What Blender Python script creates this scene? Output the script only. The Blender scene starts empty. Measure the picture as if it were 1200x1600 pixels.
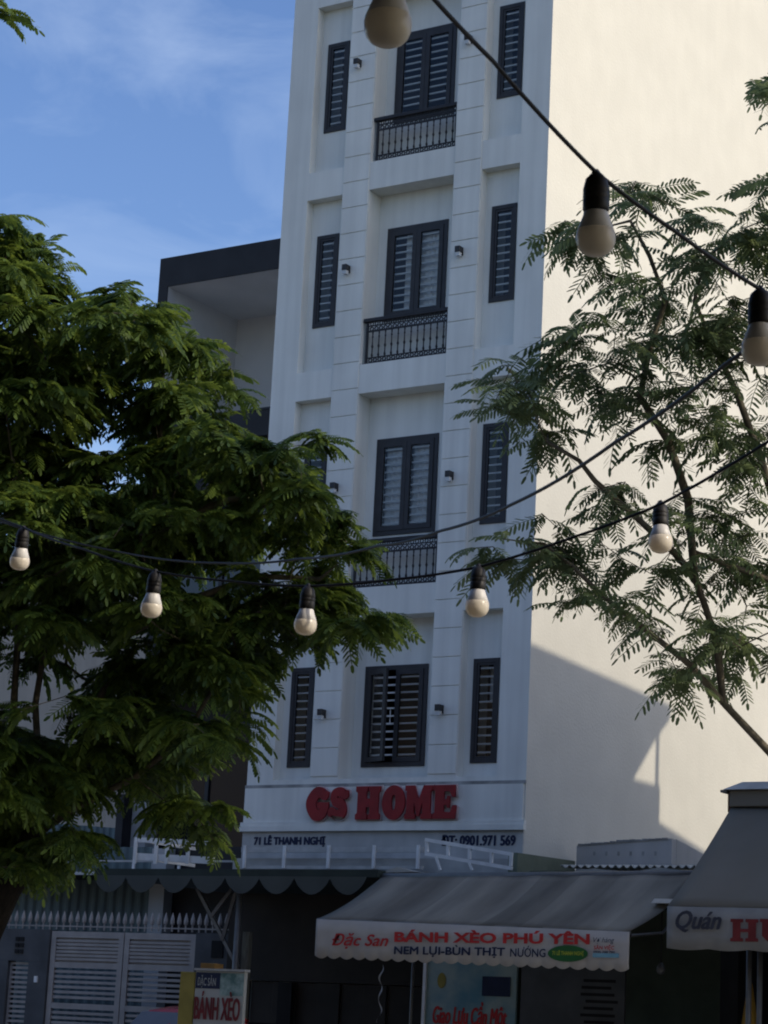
import bpy, bmesh, math, random
from mathutils import Vector, Matrix, Euler
R = math.radians
rnd = random.Random(11)
sc = bpy.context.scene
COL = sc.collection
V = Vector

# ------------------------------------------------------------------ camera
F_PX, IMG_W, IMG_H = 3582.46, 1200.0, 1600.0
CAM = V((16.2084, -29.2966, 1.6))
yaw, pitch, roll = R(-32.8269), R(12.8861), R(2.8635)
FWD = V((math.sin(yaw)*math.cos(pitch), math.cos(yaw)*math.cos(pitch), math.sin(pitch)))
RT = V((math.cos(yaw), -math.sin(yaw), 0)); UP = RT.cross(FWD)
CX = RT*math.cos(roll) + UP*math.sin(roll)
CY = UP*math.cos(roll) - RT*math.sin(roll)
cam = bpy.data.cameras.new('camera'); camo = bpy.data.objects.new('camera', cam); COL.objects.link(camo)
cam.sensor_fit = 'HORIZONTAL'; cam.sensor_width = 36; cam.lens = 36*F_PX/IMG_W
cam.clip_start = .1; cam.clip_end = 800
cam.dof.use_dof = True; cam.dof.focus_distance = 32; cam.dof.aperture_fstop = 48
M4 = Matrix((CX, CY, -FWD)).transposed().to_4x4(); M4.translation = CAM
camo.matrix_world = M4
sc.camera = camo

def ray(u, v): return FWD + CX*((u-600)/F_PX) - CY*((v-800)/F_PX)
def at(u, v, y):                       # point of the photo's line of sight on the vertical plane Y = y
    d = ray(u, v); return CAM + d*((y-CAM.y)/d.y)
def atx(u, v, x):
    d = ray(u, v); return CAM + d*((x-CAM.x)/d.x)
def atd(u, v, dist): return CAM + ray(u, v)*dist
def px(p):
    q = V(p)-CAM; k = q.dot(FWD)
    return 600+F_PX*q.dot(CX)/k, 800-F_PX*q.dot(CY)/k, k

# ------------------------------------------------------------------ sky, sun, exposure
SUN_EL, SUN_AZ = R(32), R(9)        # azimuth from +X towards +Y
SUN = V((math.cos(SUN_EL)*math.cos(SUN_AZ), math.cos(SUN_EL)*math.sin(SUN_AZ), math.sin(SUN_EL)))
world = bpy.data.worlds.new('World'); sc.world = world; world.use_nodes = True
nt = world.node_tree; N = nt.nodes; L = nt.links
sky = N.new('ShaderNodeTexSky'); sky.sky_type = 'NISHITA'; sky.sun_disc = False
sky.sun_elevation = SUN_EL; sky.sun_rotation = R(90)-SUN_AZ
sky.air_density = 1.0; sky.dust_density = 1.8; sky.ozone_density = 2.5
hsv = N.new('ShaderNodeHueSaturation'); hsv.inputs['Saturation'].default_value = 1.16; hsv.inputs['Hue'].default_value = .510
L.new(sky.outputs[0], hsv.inputs['Color'])
tc = N.new('ShaderNodeTexCoord'); mp = N.new('ShaderNodeMapping')
mp.inputs['Scale'].default_value = (5, 5, 13); mp.inputs['Rotation'].default_value = (0, R(8), 0)
mp.inputs['Location'].default_value = (.35, .1, .9)
cn = N.new('ShaderNodeTexNoise'); cn.inputs['Scale'].default_value = 1.6; cn.inputs['Detail'].default_value = 6
cn.inputs['Roughness'].default_value = .55; cn.inputs['Distortion'].default_value = .5
cr = N.new('ShaderNodeValToRGB'); cr.color_ramp.elements[0].position = .44; cr.color_ramp.elements[1].position = .86
cr.color_ramp.elements[1].color = (.34, .34, .34, 1)
L.new(tc.outputs['Generated'], mp.inputs[0]); L.new(mp.outputs[0], cn.inputs[0]); L.new(cn.outputs[0], cr.inputs[0])
cm = N.new('ShaderNodeMix'); cm.data_type = 'RGBA'
L.new(cr.outputs[0], cm.inputs[0]); L.new(hsv.outputs[0], cm.inputs[6]); cm.inputs[7].default_value = (4.6, 5.4, 6.6, 1)
bg = N['Background']; L.new(cm.outputs[2], bg.inputs[0]); bg.inputs[1].default_value = .13
sl = bpy.data.lights.new('sun', 'SUN'); sl.energy = 2.0; sl.angle = R(.5); sl.color = (1, .88, .70)
so = bpy.data.objects.new('sun', sl); COL.objects.link(so); so.rotation_euler = SUN.to_track_quat('Z', 'Y').to_euler()
so.location = (20, 0, 40)
sc.view_settings.view_transform = 'Standard'; sc.view_settings.look = 'None'
sc.view_settings.exposure = .55; sc.view_settings.gamma = 1
try: sc.view_settings.use_curve_mapping = False
except Exception: pass
sc.cycles.filter_width = 2.0; sc.cycles.max_bounces = 6; sc.cycles.transparent_max_bounces = 12; sc.cycles.caustics_reflective = False; sc.cycles.caustics_refractive = False

# ------------------------------------------------------------------ materials
def mat(name, col, rough=.8, var=.12, scale=3.0, bump=0.0, bscale=40.0, streak=0.0, metal=0.0, spec=.3, col2=None, stretch=None):
    m = bpy.data.materials.new(name); m.use_nodes = True
    n = m.node_tree.nodes; l = m.node_tree.links; b = n['Principled BSDF']
    b.inputs['Roughness'].default_value = rough; b.inputs['Metallic'].default_value = metal
    b.inputs['Specular IOR Level'].default_value = spec
    g = n.new('ShaderNodeNewGeometry')
    src = g.outputs['Position']
    nz = n.new('ShaderNodeTexNoise'); nz.inputs['Scale'].default_value = scale; nz.inputs['Detail'].default_value = 5
    if stretch:
        mm = n.new('ShaderNodeMapping'); mm.inputs['Scale'].default_value = stretch; l.new(src, mm.inputs[0]); l.new(mm.outputs[0], nz.inputs[0])
    else: l.new(src, nz.inputs[0])
    c2 = col2 or tuple(c*(1-2.2*var) for c in col)
    mx = n.new('ShaderNodeMix'); mx.data_type = 'RGBA'
    rp = n.new('ShaderNodeValToRGB'); rp.color_ramp.elements[0].position = .38; rp.color_ramp.elements[1].position = .68
    l.new(nz.outputs[0], rp.inputs[0]); l.new(rp.outputs[0], mx.inputs[0])
    mx.inputs[6].default_value = (*c2, 1); mx.inputs[7].default_value = (*col, 1)
    out = mx.outputs[2]
    if streak:
        m2 = n.new('ShaderNodeMapping'); m2.inputs['Scale'].default_value = (2.6, 2.6, .12); l.new(src, m2.inputs[0])
        n2 = n.new('ShaderNodeTexNoise'); n2.inputs['Scale'].default_value = 2.2; n2.inputs['Detail'].default_value = 6; l.new(m2.outputs[0], n2.inputs[0])
        r2 = n.new('ShaderNodeMapRange'); r2.inputs[1].default_value = .35; r2.inputs[2].default_value = .75
        r2.inputs[3].default_value = 1; r2.inputs[4].default_value = 1-streak; l.new(n2.outputs[0], r2.inputs[0])
        m3 = n.new('ShaderNodeMix'); m3.data_type = 'RGBA'; m3.blend_type = 'MULTIPLY'; m3.inputs[0].default_value = 1
        l.new(out, m3.inputs[6]); l.new(r2.outputs[0], m3.inputs[7]); out = m3.outputs[2]
    l.new(out, b.inputs['Base Color'])
    if bump:
        n3 = n.new('ShaderNodeTexNoise'); n3.inputs['Scale'].default_value = bscale; n3.inputs['Detail'].default_value = 4; l.new(src, n3.inputs[0])
        bp = n.new('ShaderNodeBump'); bp.inputs['Strength'].default_value = bump; bp.inputs['Distance'].default_value = .01
        l.new(n3.outputs[0], bp.inputs['Height']); l.new(bp.outputs[0], b.inputs['Normal'])
    return m

def leaf_mat(name, ca, cb, trans):
    m = bpy.data.materials.new(name); m.use_nodes = True
    n = m.node_tree.nodes; l = m.node_tree.links; b = n['Principled BSDF']
    g = n.new('ShaderNodeNewGeometry')
    nz = n.new('ShaderNodeTexNoise'); nz.inputs['Scale'].default_value = 1.7; nz.inputs['Detail'].default_value = 3
    l.new(g.outputs['Position'], nz.inputs[0])
    ad = n.new('ShaderNodeMath'); ad.operation = 'MULTIPLY_ADD'; ad.inputs[1].default_value = .5
    l.new(g.outputs['Random Per Island'], ad.inputs[0]); l.new(nz.outputs[0], ad.inputs[2])
    mr = n.new('ShaderNodeMapRange'); mr.inputs[1].default_value = .35; mr.inputs[2].default_value = 1.1; l.new(ad.outputs[0], mr.inputs[0])
    mx = n.new('ShaderNodeMix'); mx.data_type = 'RGBA'; l.new(mr.outputs[0], mx.inputs[0])
    mx.inputs[6].default_value = (*ca, 1); mx.inputs[7].default_value = (*cb, 1)
    l.new(mx.outputs[2], b.inputs['Base Color']); b.inputs['Roughness'].default_value = .5; b.inputs['Specular IOR Level'].default_value = .35
    tr = n.new('ShaderNodeBsdfTranslucent'); hs = n.new('ShaderNodeHueSaturation'); hs.inputs['Value'].default_value = 1.9; hs.inputs['Hue'].default_value = .48
    l.new(mx.outputs[2], hs.inputs['Color']); l.new(hs.outputs[0], tr.inputs[0])
    ms = n.new('ShaderNodeMixShader'); ms.inputs[0].default_value = trans
    l.new(b.outputs[0], ms.inputs[1]); l.new(tr.outputs[0], ms.inputs[2]); l.new(ms.outputs[0], n['Material Output'].inputs[0])
    return m

def glass_mat():
    m = bpy.data.materials.new('window glass'); m.use_nodes = True
    n = m.node_tree.nodes; l = m.node_tree.links; n.remove(n['Principled BSDF'])
    t = n.new('ShaderNodeBsdfTransparent'); t.inputs[0].default_value = (.93, .96, .97, 1)
    gl = n.new('ShaderNodeBsdfGlossy'); gl.inputs['Roughness'].default_value = .03
    fr = n.new('ShaderNodeFresnel'); fr.inputs[0].default_value = 1.5
    ms = n.new('ShaderNodeMixShader'); l.new(fr.outputs[0], ms.inputs[0]); l.new(t.outputs[0], ms.inputs[1]); l.new(gl.outputs[0], ms.inputs[2])
    l.new(ms.outputs[0], n['Material Output'].inputs[0]); return m

def cloth_mat(name, col, trans=.25, var=.15, col2=None, scale=1.5, streak=None, panel=0):
    m = mat(name, col, .85, var, scale, .15, 120, col2=col2, stretch=streak)
    n = m.node_tree.nodes; l = m.node_tree.links; b = n['Principled BSDF']
    if panel:                                  # bands across X, each given its own random tone
        g = n.new('ShaderNodeNewGeometry'); sx = n.new('ShaderNodeSeparateXYZ'); l.new(g.outputs['Position'], sx.inputs[0])
        dv = n.new('ShaderNodeMath'); dv.operation = 'DIVIDE'; dv.inputs[1].default_value = panel; l.new(sx.outputs[0], dv.inputs[0])
        fl = n.new('ShaderNodeMath'); fl.operation = 'FLOOR'; l.new(dv.outputs[0], fl.inputs[0])
        wn = n.new('ShaderNodeTexWhiteNoise'); wn.noise_dimensions = '1D'; l.new(fl.outputs[0], wn.inputs['W'])
        mr = n.new('ShaderNodeMapRange'); mr.inputs[3].default_value = .78; mr.inputs[4].default_value = 1.2; l.new(wn.outputs['Value'], mr.inputs[0])
        ml = n.new('ShaderNodeMix'); ml.data_type = 'RGBA'; ml.blend_type = 'MULTIPLY'; ml.inputs[0].default_value = 1
        l.new(b.inputs['Base Color'].links[0].from_socket, ml.inputs[6]); l.new(mr.outputs[0], ml.inputs[7]); l.new(ml.outputs[2], b.inputs['Base Color'])
    tr = n.new('ShaderNodeBsdfTranslucent'); tr.inputs[0].default_value = (*col, 1)
    ms = n.new('ShaderNodeMixShader'); ms.inputs[0].default_value = trans
    l.new(b.outputs[0], ms.inputs[1]); l.new(tr.outputs[0], ms.inputs[2]); l.new(ms.outputs[0], n['Material Output'].inputs[0])
    return m

MT = dict(
    facade=mat('white facade paint', (.745, .76, .72), .75, .045, .9, .25, 60, streak=.14),
    side=mat('cream white stucco', (.60, .59, .535), .9, .025, 1.4, .5, 22, streak=.015, spec=.1),
    stain=mat('grey stained plaster', (.42, .43, .42), .9, .25, 3, .3, 30),
    band=mat('grey wall paint', (.5, .51, .5), .85, .08, 2, .2, 40, streak=.15),  # darker grey than the facade paint
    frame=mat('dark bronze window frame', (.034, .034, .038), .45, .1, 6),
    bar=mat('white window bar', (.78, .8, .8), .45, .04, 6),
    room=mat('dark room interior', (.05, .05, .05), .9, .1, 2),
    glass=glass_mat(),
    curtain=cloth_mat('white lace curtain', (.9, .92, .93), .12, .03),
    iron=mat('dark wrought iron', (.03, .03, .034), .5, .1, 8, metal=.2),
    lampb=mat('dark lamp casing', (.03, .03, .032), .4, .1, 8),
    lampg=mat('pale lamp glass', (.55, .58, .6), .25, .05, 8),
    red=mat('red sign paint', (.27, .012, .016), .5, .1, 5),
    signside=mat('pale sign edge', (.62, .5, .5), .6, .06, 5),
    navy=mat('navy lettering', (.012, .02, .06), .6, .1, 5),
    redtext=mat('red lettering', (.5, .03, .03), .6, .1, 5),
    fascia=mat('dark grey cladding', (.028, .026, .028), .6, .15, 2, .1, 30),
    housew=mat('grey white plaster', (.5, .5, .49), .85, .06, 1, .2, 30, streak=.08),
    loggia=mat('pale loggia plaster', (.72, .7, .67), .85, .05, 1, .2, 30),
    beige=mat('beige plaster', (.5, .42, .34), .9, .06, 1, .2, 20, streak=.12),
    gatew=mat('grey white gate paint', (.35, .325, .305), .5, .08, 4),
    wallg=mat('dark grey fence plaster', (.10, .105, .11), .9, .15, 2, .3, 30),
    corr=mat('blue green corrugated steel', (.13, .18, .19), .55, .12, 1.5, metal=.1),
    corrw=mat('pale corrugated roofing', (.6, .58, .5), .7, .12, 3),
    white=mat('white painted steel', (.8, .82, .82), .5, .08, 5),
    offw=mat('off white canopy', (.45, .46, .45), .8, .12, 3),
    greenw=mat('olive green wall', (.16, .19, .14), .9, .1, 3, .3, 30),
    scal=cloth_mat('grey green scallop fabric', (.085, .10, .097), .15, .1),
    canopy=mat('dark green canopy sheet', (.03, .045, .04), .7, .15, 3),
    awn=cloth_mat('grey awning fabric', (.26, .24, .195), .1, .1, col2=(.12, .11, .092), scale=1.3, streak=(1.3, .3, .3), panel=.55),
    awn2=cloth_mat('slate awning fabric', (.2, .185, .155), .1, .06, scale=1.2),
    val=cloth_mat('pale valance fabric', (.56, .53, .5), .15, .06, scale=4),
    val2=cloth_mat('dusty valance fabric', (.36, .36, .355), .15, .1, scale=4),
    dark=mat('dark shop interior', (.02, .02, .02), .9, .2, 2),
    brown=mat('dark brown panel', (.035, .028, .022), .7, .2, 2),
    steel=mat('dull steel pole', (.16, .16, .155), .5, .1, 6, metal=.4),
    wood=mat('weathered grey wood', (.2, .2, .16), .85, .2, 10, .3, 60, stretch=(4, 4, .5)),
    yellow=mat('mustard board', (.33, .27, .06), .7, .12, 4),
    yellowc=cloth_mat('amber parasol fabric', (.42, .24, .035), .15, .1),
    poster=mat('teal poster print', (.10, .24, .3), .5, .25, 2.2, col2=(.3, .38, .36)),
    fadedred=mat('faded red lettering', (.19, .026, .028), .7, .15, 6),
    fadednavy=mat('faded navy lettering', (.045, .05, .075), .7, .15, 6),
    railw=mat('dull white pipe paint', (.5, .51, .5), .6, .1, 5),
    board=mat('white sign board', (.42, .43, .41), .5, .05, 4),
    leafprint=mat('grey green sign print', (.32, .42, .4), .5, .4, 9, col2=(.08, .16, .15)),
    oval=mat('green oval print', (.02, .12, .03), .6, .1, 4),
    lime=mat('yellow green lettering', (.45, .5, .05), .6, .1, 4),
    sky=mat('pale blue print', (.2, .4, .5), .6, .1, 4),
    card=mat('brown cardboard', (.3, .17, .05), .85, .12, 6),
    carred=mat('red car paint', (.35, .012, .012), .25, .05, 4, spec=.5),
    carglass=mat('dark car glass', (.012, .013, .015), .08, .05, 4, spec=.6),
    screen=mat('sky sheen windscreen', (.1, .105, .115), .12, .05, 4, spec=.6),  # sky reflection put into the grey base colour
    tyre=mat('black rubber', (.015, .015, .015), .8, .1, 10),
    concrete=mat('pale bounce concrete', (.29, .28, .26), .9, .1, 1.5, .3, 60),  # kept pale so unseen ground bounces light onto the walls
    asphalt=mat('asphalt', (.12, .117, .11), .9, .2, 2, .4, 80),
    paving=mat('grey paving', (.36, .35, .32), .9, .15, 2, .3, 40),
    kerb=mat('concrete kerb', (.26, .26, .25), .9, .12, 3, .3, 40),
    brick=mat('dark rendered wall', (.12, .11, .10), .9, .15, 1, .3, 20),
    tile=mat('brown roof sheet', (.12, .06, .045), .8, .2, 3),
    socket=mat('black rubber socket', (.013, .012, .012), .55, .1, 60),
    collar=mat('white bulb collar', (.62, .6, .57), .4, .03, 60),
    wire=mat('black cable', (.012, .012, .013), .6, .1, 60),
    bark=mat('dark bark', (.02, .016, .013), .95, .3, 9, .6, 30, stretch=(3, 3, 1)),
    twig=mat('grey brown twig', (.15, .13, .095), .9, .2, 12),
    leaf=leaf_mat('feathery green leaf', (.016, .044, .014), (.12, .18, .028), .42),
    leafd=leaf_mat('deep green leaf', (.06, .092, .045), (.14, .19, .08), .38),
)
def dome_mat():
    m = bpy.data.materials.new('frosted bulb dome'); m.use_nodes = True
    b = m.node_tree.nodes['Principled BSDF']; b.inputs['Base Color'].default_value = (.86, .79, .67, 1)
    b.inputs['Roughness'].default_value = .22; b.inputs['Specular IOR Level'].default_value = .45
    n = m.node_tree.nodes; l = m.node_tree.links; tr = n.new('ShaderNodeBsdfTranslucent'); tr.inputs[0].default_value = (.88, .79, .64, 1)
    ms = n.new('ShaderNodeMixShader'); ms.inputs[0].default_value = .38
    l.new(b.outputs[0], ms.inputs[1]); l.new(tr.outputs[0], ms.inputs[2]); l.new(ms.outputs[0], n['Material Output'].inputs[0])
    return m
MT['dome'] = dome_mat()

# ------------------------------------------------------------------ mesh helpers
WOFF = {}
def link(name, me, parent, loc, m=None):
    o = bpy.data.objects.new(name, me); COL.objects.link(o)
    if m is not None and me is not None: me.materials.append(m)
    if parent is not None:
        o.parent = parent; o.location = V(loc)-WOFF[parent]
    else: o.location = V(loc)
    WOFF[o] = V(loc)
    return o
def thing(name, label, cat, loc, group=None):
    o = link(name, None, None, loc); o['label'] = label; o['category'] = cat
    if group: o['group'] = group
    return o
def tag(o, label, cat, group=None):
    o['label'] = label; o['category'] = cat
    if group: o['group'] = group
    return o
def struct(o): o['kind'] = 'structure'; return o
def stuff(o): o['kind'] = 'stuff'; return o
def dup(o, loc, parent):
    c = o.copy(); COL.objects.link(c); c.parent = parent
    c.location = V(loc)-(WOFF[parent] if parent else V((0, 0, 0))); WOFF[c] = V(loc); return c

class MB:
    def __init__(s): s.v = []; s.f = []
    def face(s, *pts):
        k = len(s.v); s.v += [V(p) for p in pts]; s.f.append(list(range(k, k+len(pts)))); return s
    def box(s, x0, x1, y0, y1, z0, z1):
        return s.hexa([(x0, y0, z0), (x1, y0, z0), (x1, y1, z0), (x0, y1, z0), (x0, y0, z1), (x1, y0, z1), (x1, y1, z1), (x0, y1, z1)])
    def hexa(s, p):
        k = len(s.v); s.v += [V(q) for q in p]
        for f in ((3, 2, 1, 0), (4, 5, 6, 7), (0, 1, 5, 4), (1, 2, 6, 5), (2, 3, 7, 6), (3, 0, 4, 7)): s.f.append([k+i for i in f])
        return s
    def bar(s, a, b, w, h=None):
        a = V(a); b = V(b); d = (b-a).normalized(); h = h or w
        side = d.cross(V((0, 0, 1)));
        if side.length < 1e-3: side = V((1, 0, 0))
        side.normalize(); up = side.cross(d)
        p = []
        for q in (a, b):
            for i, j in ((-1, -1), (1, -1), (1, 1), (-1, 1)): p.append(q+side*(i*w/2)+up*(j*h/2))
        return s.hexa([p[0], p[1], p[2], p[3], p[4], p[5], p[6], p[7]])
    def tube(s, pts, radii, n=6, cap=True):
        pts = [V(p) for p in pts]
        if not hasattr(radii, '__len__'): radii = [radii]*len(pts)
        ref = V((0, 0, 1)); k0 = len(s.v)
        for i, p in enumerate(pts):
            d = (pts[min(i+1, len(pts)-1)]-pts[max(i-1, 0)])
            if d.length < 1e-6: d = V((0, 0, 1))
            d.normalize(); a = d.cross(ref if abs(d.z) < .95 else V((1, 0, 0))); a.normalize(); b = d.cross(a)
            for j in range(n):
                t = 2*math.pi*j/n; s.v.append(p+(a*math.cos(t)+b*math.sin(t))*radii[i])
        for i in range(len(pts)-1):
            for j in range(n):
                q = k0+i*n; s.f.append([q+j, q+(j+1) % n, q+n+(j+1) % n, q+n+j])
        if cap:
            s.f.append([k0+j for j in range(n)][::-1]); s.f.append([k0+(len(pts)-1)*n+j for j in range(n)])
        return s
    def lathe(s, c, prof, n=16, axis=None):
        c = V(c); axis = V(axis).normalized() if axis else V((0, 0, 1))
        a = axis.cross(V((0, 1, 0)) if abs(axis.y) < .9 else V((1, 0, 0))).normalized(); b = axis.cross(a); k0 = len(s.v)
        for r, z in prof:
            for j in range(n):
                t = 2*math.pi*j/n; s.v.append(c+axis*z+(a*math.cos(t)+b*math.sin(t))*r)
        for i in range(len(prof)-1):
            for j in range(n):
                q = k0+i*n; s.f.append([q+j, q+(j+1) % n, q+n+(j+1) % n, q+n+j])
        s.f.append([k0+j for j in range(n)][::-1]); s.f.append([k0+(len(prof)-1)*n+j for j in range(n)])
        return s
    def ring(s, c, r, t, n=10):                # flat ring in the XZ plane
        k0 = len(s.v)
        for j in range(n):
            a = 2*math.pi*j/n
            for rr, y in ((r-t, -t), (r+t, -t), (r+t, t), (r-t, t)):
                s.v.append(V((c[0]+rr*math.cos(a), c[1]+y, c[2]+rr*math.sin(a))))
        for j in range(n):
            for q in range(4):
                A = k0+4*j; B = k0+4*((j+1) % n); s.f.append([A+q, A+(q+1) % 4, B+(q+1) % 4, B+q])
        return s
    def mesh(s, name, c=V((0, 0, 0)), smooth=False):
        me = bpy.data.meshes.new(name); me.from_pydata([tuple(v-c) for v in s.v], [], s.f); me.update()
        if smooth:
            for p in me.polygons: p.use_smooth = True
        return me
    def build(s, name, m, parent=None, smooth=False, bevel=0, fix=True, weld=False):
        lo = V((min(v.x for v in s.v), min(v.y for v in s.v), min(v.z for v in s.v)))
        hi = V((max(v.x for v in s.v), max(v.y for v in s.v), max(v.z for v in s.v)))
        c = (lo+hi)/2
        if parent is None: c.z = lo.z
        me = s.mesh(name, c, smooth)
        if fix or bevel or weld:
            bm = bmesh.new(); bm.from_mesh(me)
            if weld: bmesh.ops.remove_doubles(bm, verts=bm.verts, dist=1e-4)
            if bevel:
                bmesh.ops.remove_doubles(bm, verts=bm.verts, dist=1e-5)
                bmesh.ops.bevel(bm, geom=bm.edges[:], offset=bevel, segments=1, affect='EDGES', clamp_overlap=True)
            if fix: bmesh.ops.recalc_face_normals(bm, faces=bm.faces)
            bm.to_mesh(me); bm.free()
        return link(name, me, parent, c, m)

def text(name, body, m, parent, p0, width, height, normal_y=True, xdir=V((1, 0, 0)), zdir=V((0, 0, 1)), bold=.0, shear=0, extrude=.003, fat=0):
    """flat lettering; p0 = lower left corner, laid along xdir/zdir and scaled to width x height"""
    cu = bpy.data.curves.new(name, 'FONT'); cu.body = body; cu.size = 1; cu.offset = bold; cu.shear = shear; cu.extrude = 0; cu.resolution_u = 3
    o = bpy.data.objects.new(name, cu); COL.objects.link(o)
    dg = bpy.context.evaluated_depsgraph_get(); me = bpy.data.meshes.new_from_object(o.evaluated_get(dg))
    bpy.data.objects.remove(o)
    xs = [v.co.x for v in me.vertices]; ys = [v.co.y for v in me.vertices]
    x0, x1, y0, y1 = min(xs), max(xs), min(ys), max(ys)
    p0 = V(p0); xdir = V(xdir).normalized(); zdir = V(zdir).normalized(); nrm = xdir.cross(zdir)
    mid = p0+xdir*(width/2)+zdir*(height/2)
    for v in me.vertices:
        a = (v.co.x-x0)/(x1-x0)*width; b = (v.co.y-y0)/(y1-y0)*height
        v.co = p0+xdir*a+zdir*b+nrm*(extrude)-mid
    if fat:
        bm = bmesh.new()
        for i, (a, b) in enumerate(((0, 0), (-1, 0), (1, 0), (0, 1), (0, -1), (.7, .7), (-.7, -.7))):
            k = len(bm.verts); bm.from_mesh(me); bm.verts.ensure_lookup_table()
            for v in bm.verts[k:]: v.co += xdir*(a*fat)+zdir*(b*fat*.6)+nrm*(i*.0003)
        bm.to_mesh(me); bm.free()
    me.update()
    return stuff(link(name, me, parent, mid, m))

def poly_mesh(outlines, extrude, bevel=0):
    """extruded 2D outlines (holes by winding) -> list of vertices/faces mesh in XY with depth along Z"""
    cu = bpy.data.curves.new('outline', 'CURVE'); cu.dimensions = '2D'; cu.fill_mode = 'BOTH'; cu.extrude = extrude; cu.bevel_depth = bevel; cu.bevel_resolution = 1
    for pts in outlines:
        s = cu.splines.new('POLY'); s.points.add(len(pts)-1); s.use_cyclic_u = True
        for i, p in enumerate(pts): s.points[i].co = (p[0], p[1], 0, 1)
    o = bpy.data.objects.new('outline', cu); COL.objects.link(o)
    dg = bpy.context.evaluated_depsgraph_get(); me = bpy.data.meshes.new_from_object(o.evaluated_get(dg))
    bpy.data.objects.remove(o); return me

def depth_grid(xs, zs, dep, back, y0=0.0):
    """one skin over a grid of cells, each cell pushed back by its own depth; None = opening (reveal reaches `back`)"""
    mb = MB(); nx, nz = len(xs)-1, len(zs)-1
    D = [[dep(i, j) for j in range(nz)] for i in range(nx)]
    g = lambda d: back if d is None else d
    for i in range(nx):
        for j in range(nz):
            d = D[i][j]
            if d is not None: mb.face((xs[i], y0+d, zs[j]), (xs[i+1], y0+d, zs[j]), (xs[i+1], y0+d, zs[j+1]), (xs[i], y0+d, zs[j+1]))
            if i+1 < nx and g(D[i+1][j]) != g(d):
                a, b = g(d), g(D[i+1][j]); x = xs[i+1]
                mb.face((x, y0+a, zs[j]), (x, y0+b, zs[j]), (x, y0+b, zs[j+1]), (x, y0+a, zs[j+1]))
            if j+1 < nz and g(D[i][j+1]) != g(d):
                a, b = g(d), g(D[i][j+1]); z = zs[j+1]
                mb.face((xs[i], y0+a, z), (xs[i+1], y0+a, z), (xs[i+1], y0+b, z), (xs[i], y0+b, z))
    return mb

# ------------------------------------------------------------------ ground
struct(MB().face((-300, -300, 0), (300, -300, 0), (300, 300, 0), (-300, 300, 0)).build('ground', MT['asphalt']))
struct(MB().face((-90, -22, .004), (90, -22, .004), (90, -9.6, .004), (-90, -9.6, .004)).build('road', MT['concrete']))
struct(MB().face((.2, 3.7, .2), (10.5, 3.7, .2), (10.5, 30, .2), (.2, 30, .2)).build('bounce_slab', MT['concrete']))  # unseen pale slab, added to bounce light onto the side wall
struct(MB().box(-90, 90, -9.4, -.02, .006, .13).build('pavement', MT['paving']))
struct(MB().box(-90, 90, -9.6, -9.402, .006, .15).build('kerb', MT['kerb']))

# ------------------------------------------------------------------ guest house
DEEP, SIDE = .36, .18
gh = thing('guest_house', 'tall narrow white guest house with dark framed windows and cream side wall', 'building', (-2.5, 0, 0))
wx = {'l': (-4.375, -3.945), 'c': (-3.11, -1.965), 'r': (-1.06, -.61)}
X_ = [-5, -4.505, -4.375, -3.945, -3.811, -3.286, -3.11, -1.965, -1.691, -1.177, -1.06, -.61, -.491, 0]
FL = [  # recess bottom, window bottom, window top, recess top
    (5.42, 5.635, 7.21, 7.93), (8.395, 9.285, 10.87, 11.56), (12.04, 12.83, 14.42, 15.008), (15.489, 16.236, 17.83, 18.46)]
TOPZ = 25.0
Z_ = [0, 4.2]+[z for f in FL for z in f]+[TOPZ]
kind = ['edge', 'ls', 'lw', 'ls', 'pil', 'c', 'cw', 'c', 'pil', 'rs', 'rw', 'rs', 'edge']
def fdep(i, j):
    k = kind[i]
    if j < 2: return 0.0
    q = (j-2) % 4
    if j-2 >= 16 or q == 3: return 0.0
    if k in ('edge', 'pil'): return 0.0
    d = DEEP if k[0] == 'c' else SIDE
    if k.endswith('w') and q == 1: return None
    return d
depth_grid(X_, Z_, fdep, .62).build('front_wall', MT['facade'], gh, fix=False)
sw = MB().face((0, 0, 0), (0, 18, 0), (0, 18, TOPZ), (0, 0, TOPZ)).build('side_wall', MT['side'], gh, fix=False)
MB().face((-5, 18, 0), (-5, 0, 0), (-5, 0, TOPZ), (-5, 18, TOPZ)).build('party_wall', MT['housew'], gh, fix=False)
MB().face((0, 18, 0), (-5, 18, 0), (-5, 18, TOPZ), (0, 18, TOPZ)).build('rear_wall', MT['housew'], gh, fix=False)
MB().box(-5.06, .06, -.06, 18.06, TOPZ+.002, TOPZ+.2).build('roof', MT['stain'], gh)
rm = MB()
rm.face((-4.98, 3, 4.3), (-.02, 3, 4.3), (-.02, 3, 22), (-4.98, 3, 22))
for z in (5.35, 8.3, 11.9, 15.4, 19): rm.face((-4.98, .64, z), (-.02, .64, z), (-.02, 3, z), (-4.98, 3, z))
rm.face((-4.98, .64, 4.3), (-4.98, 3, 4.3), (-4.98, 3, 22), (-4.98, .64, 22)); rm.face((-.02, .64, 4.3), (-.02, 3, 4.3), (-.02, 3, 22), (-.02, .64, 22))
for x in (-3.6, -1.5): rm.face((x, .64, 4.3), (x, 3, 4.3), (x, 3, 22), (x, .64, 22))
rm.build('interior', MT['room'], gh, fix=False)
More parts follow.
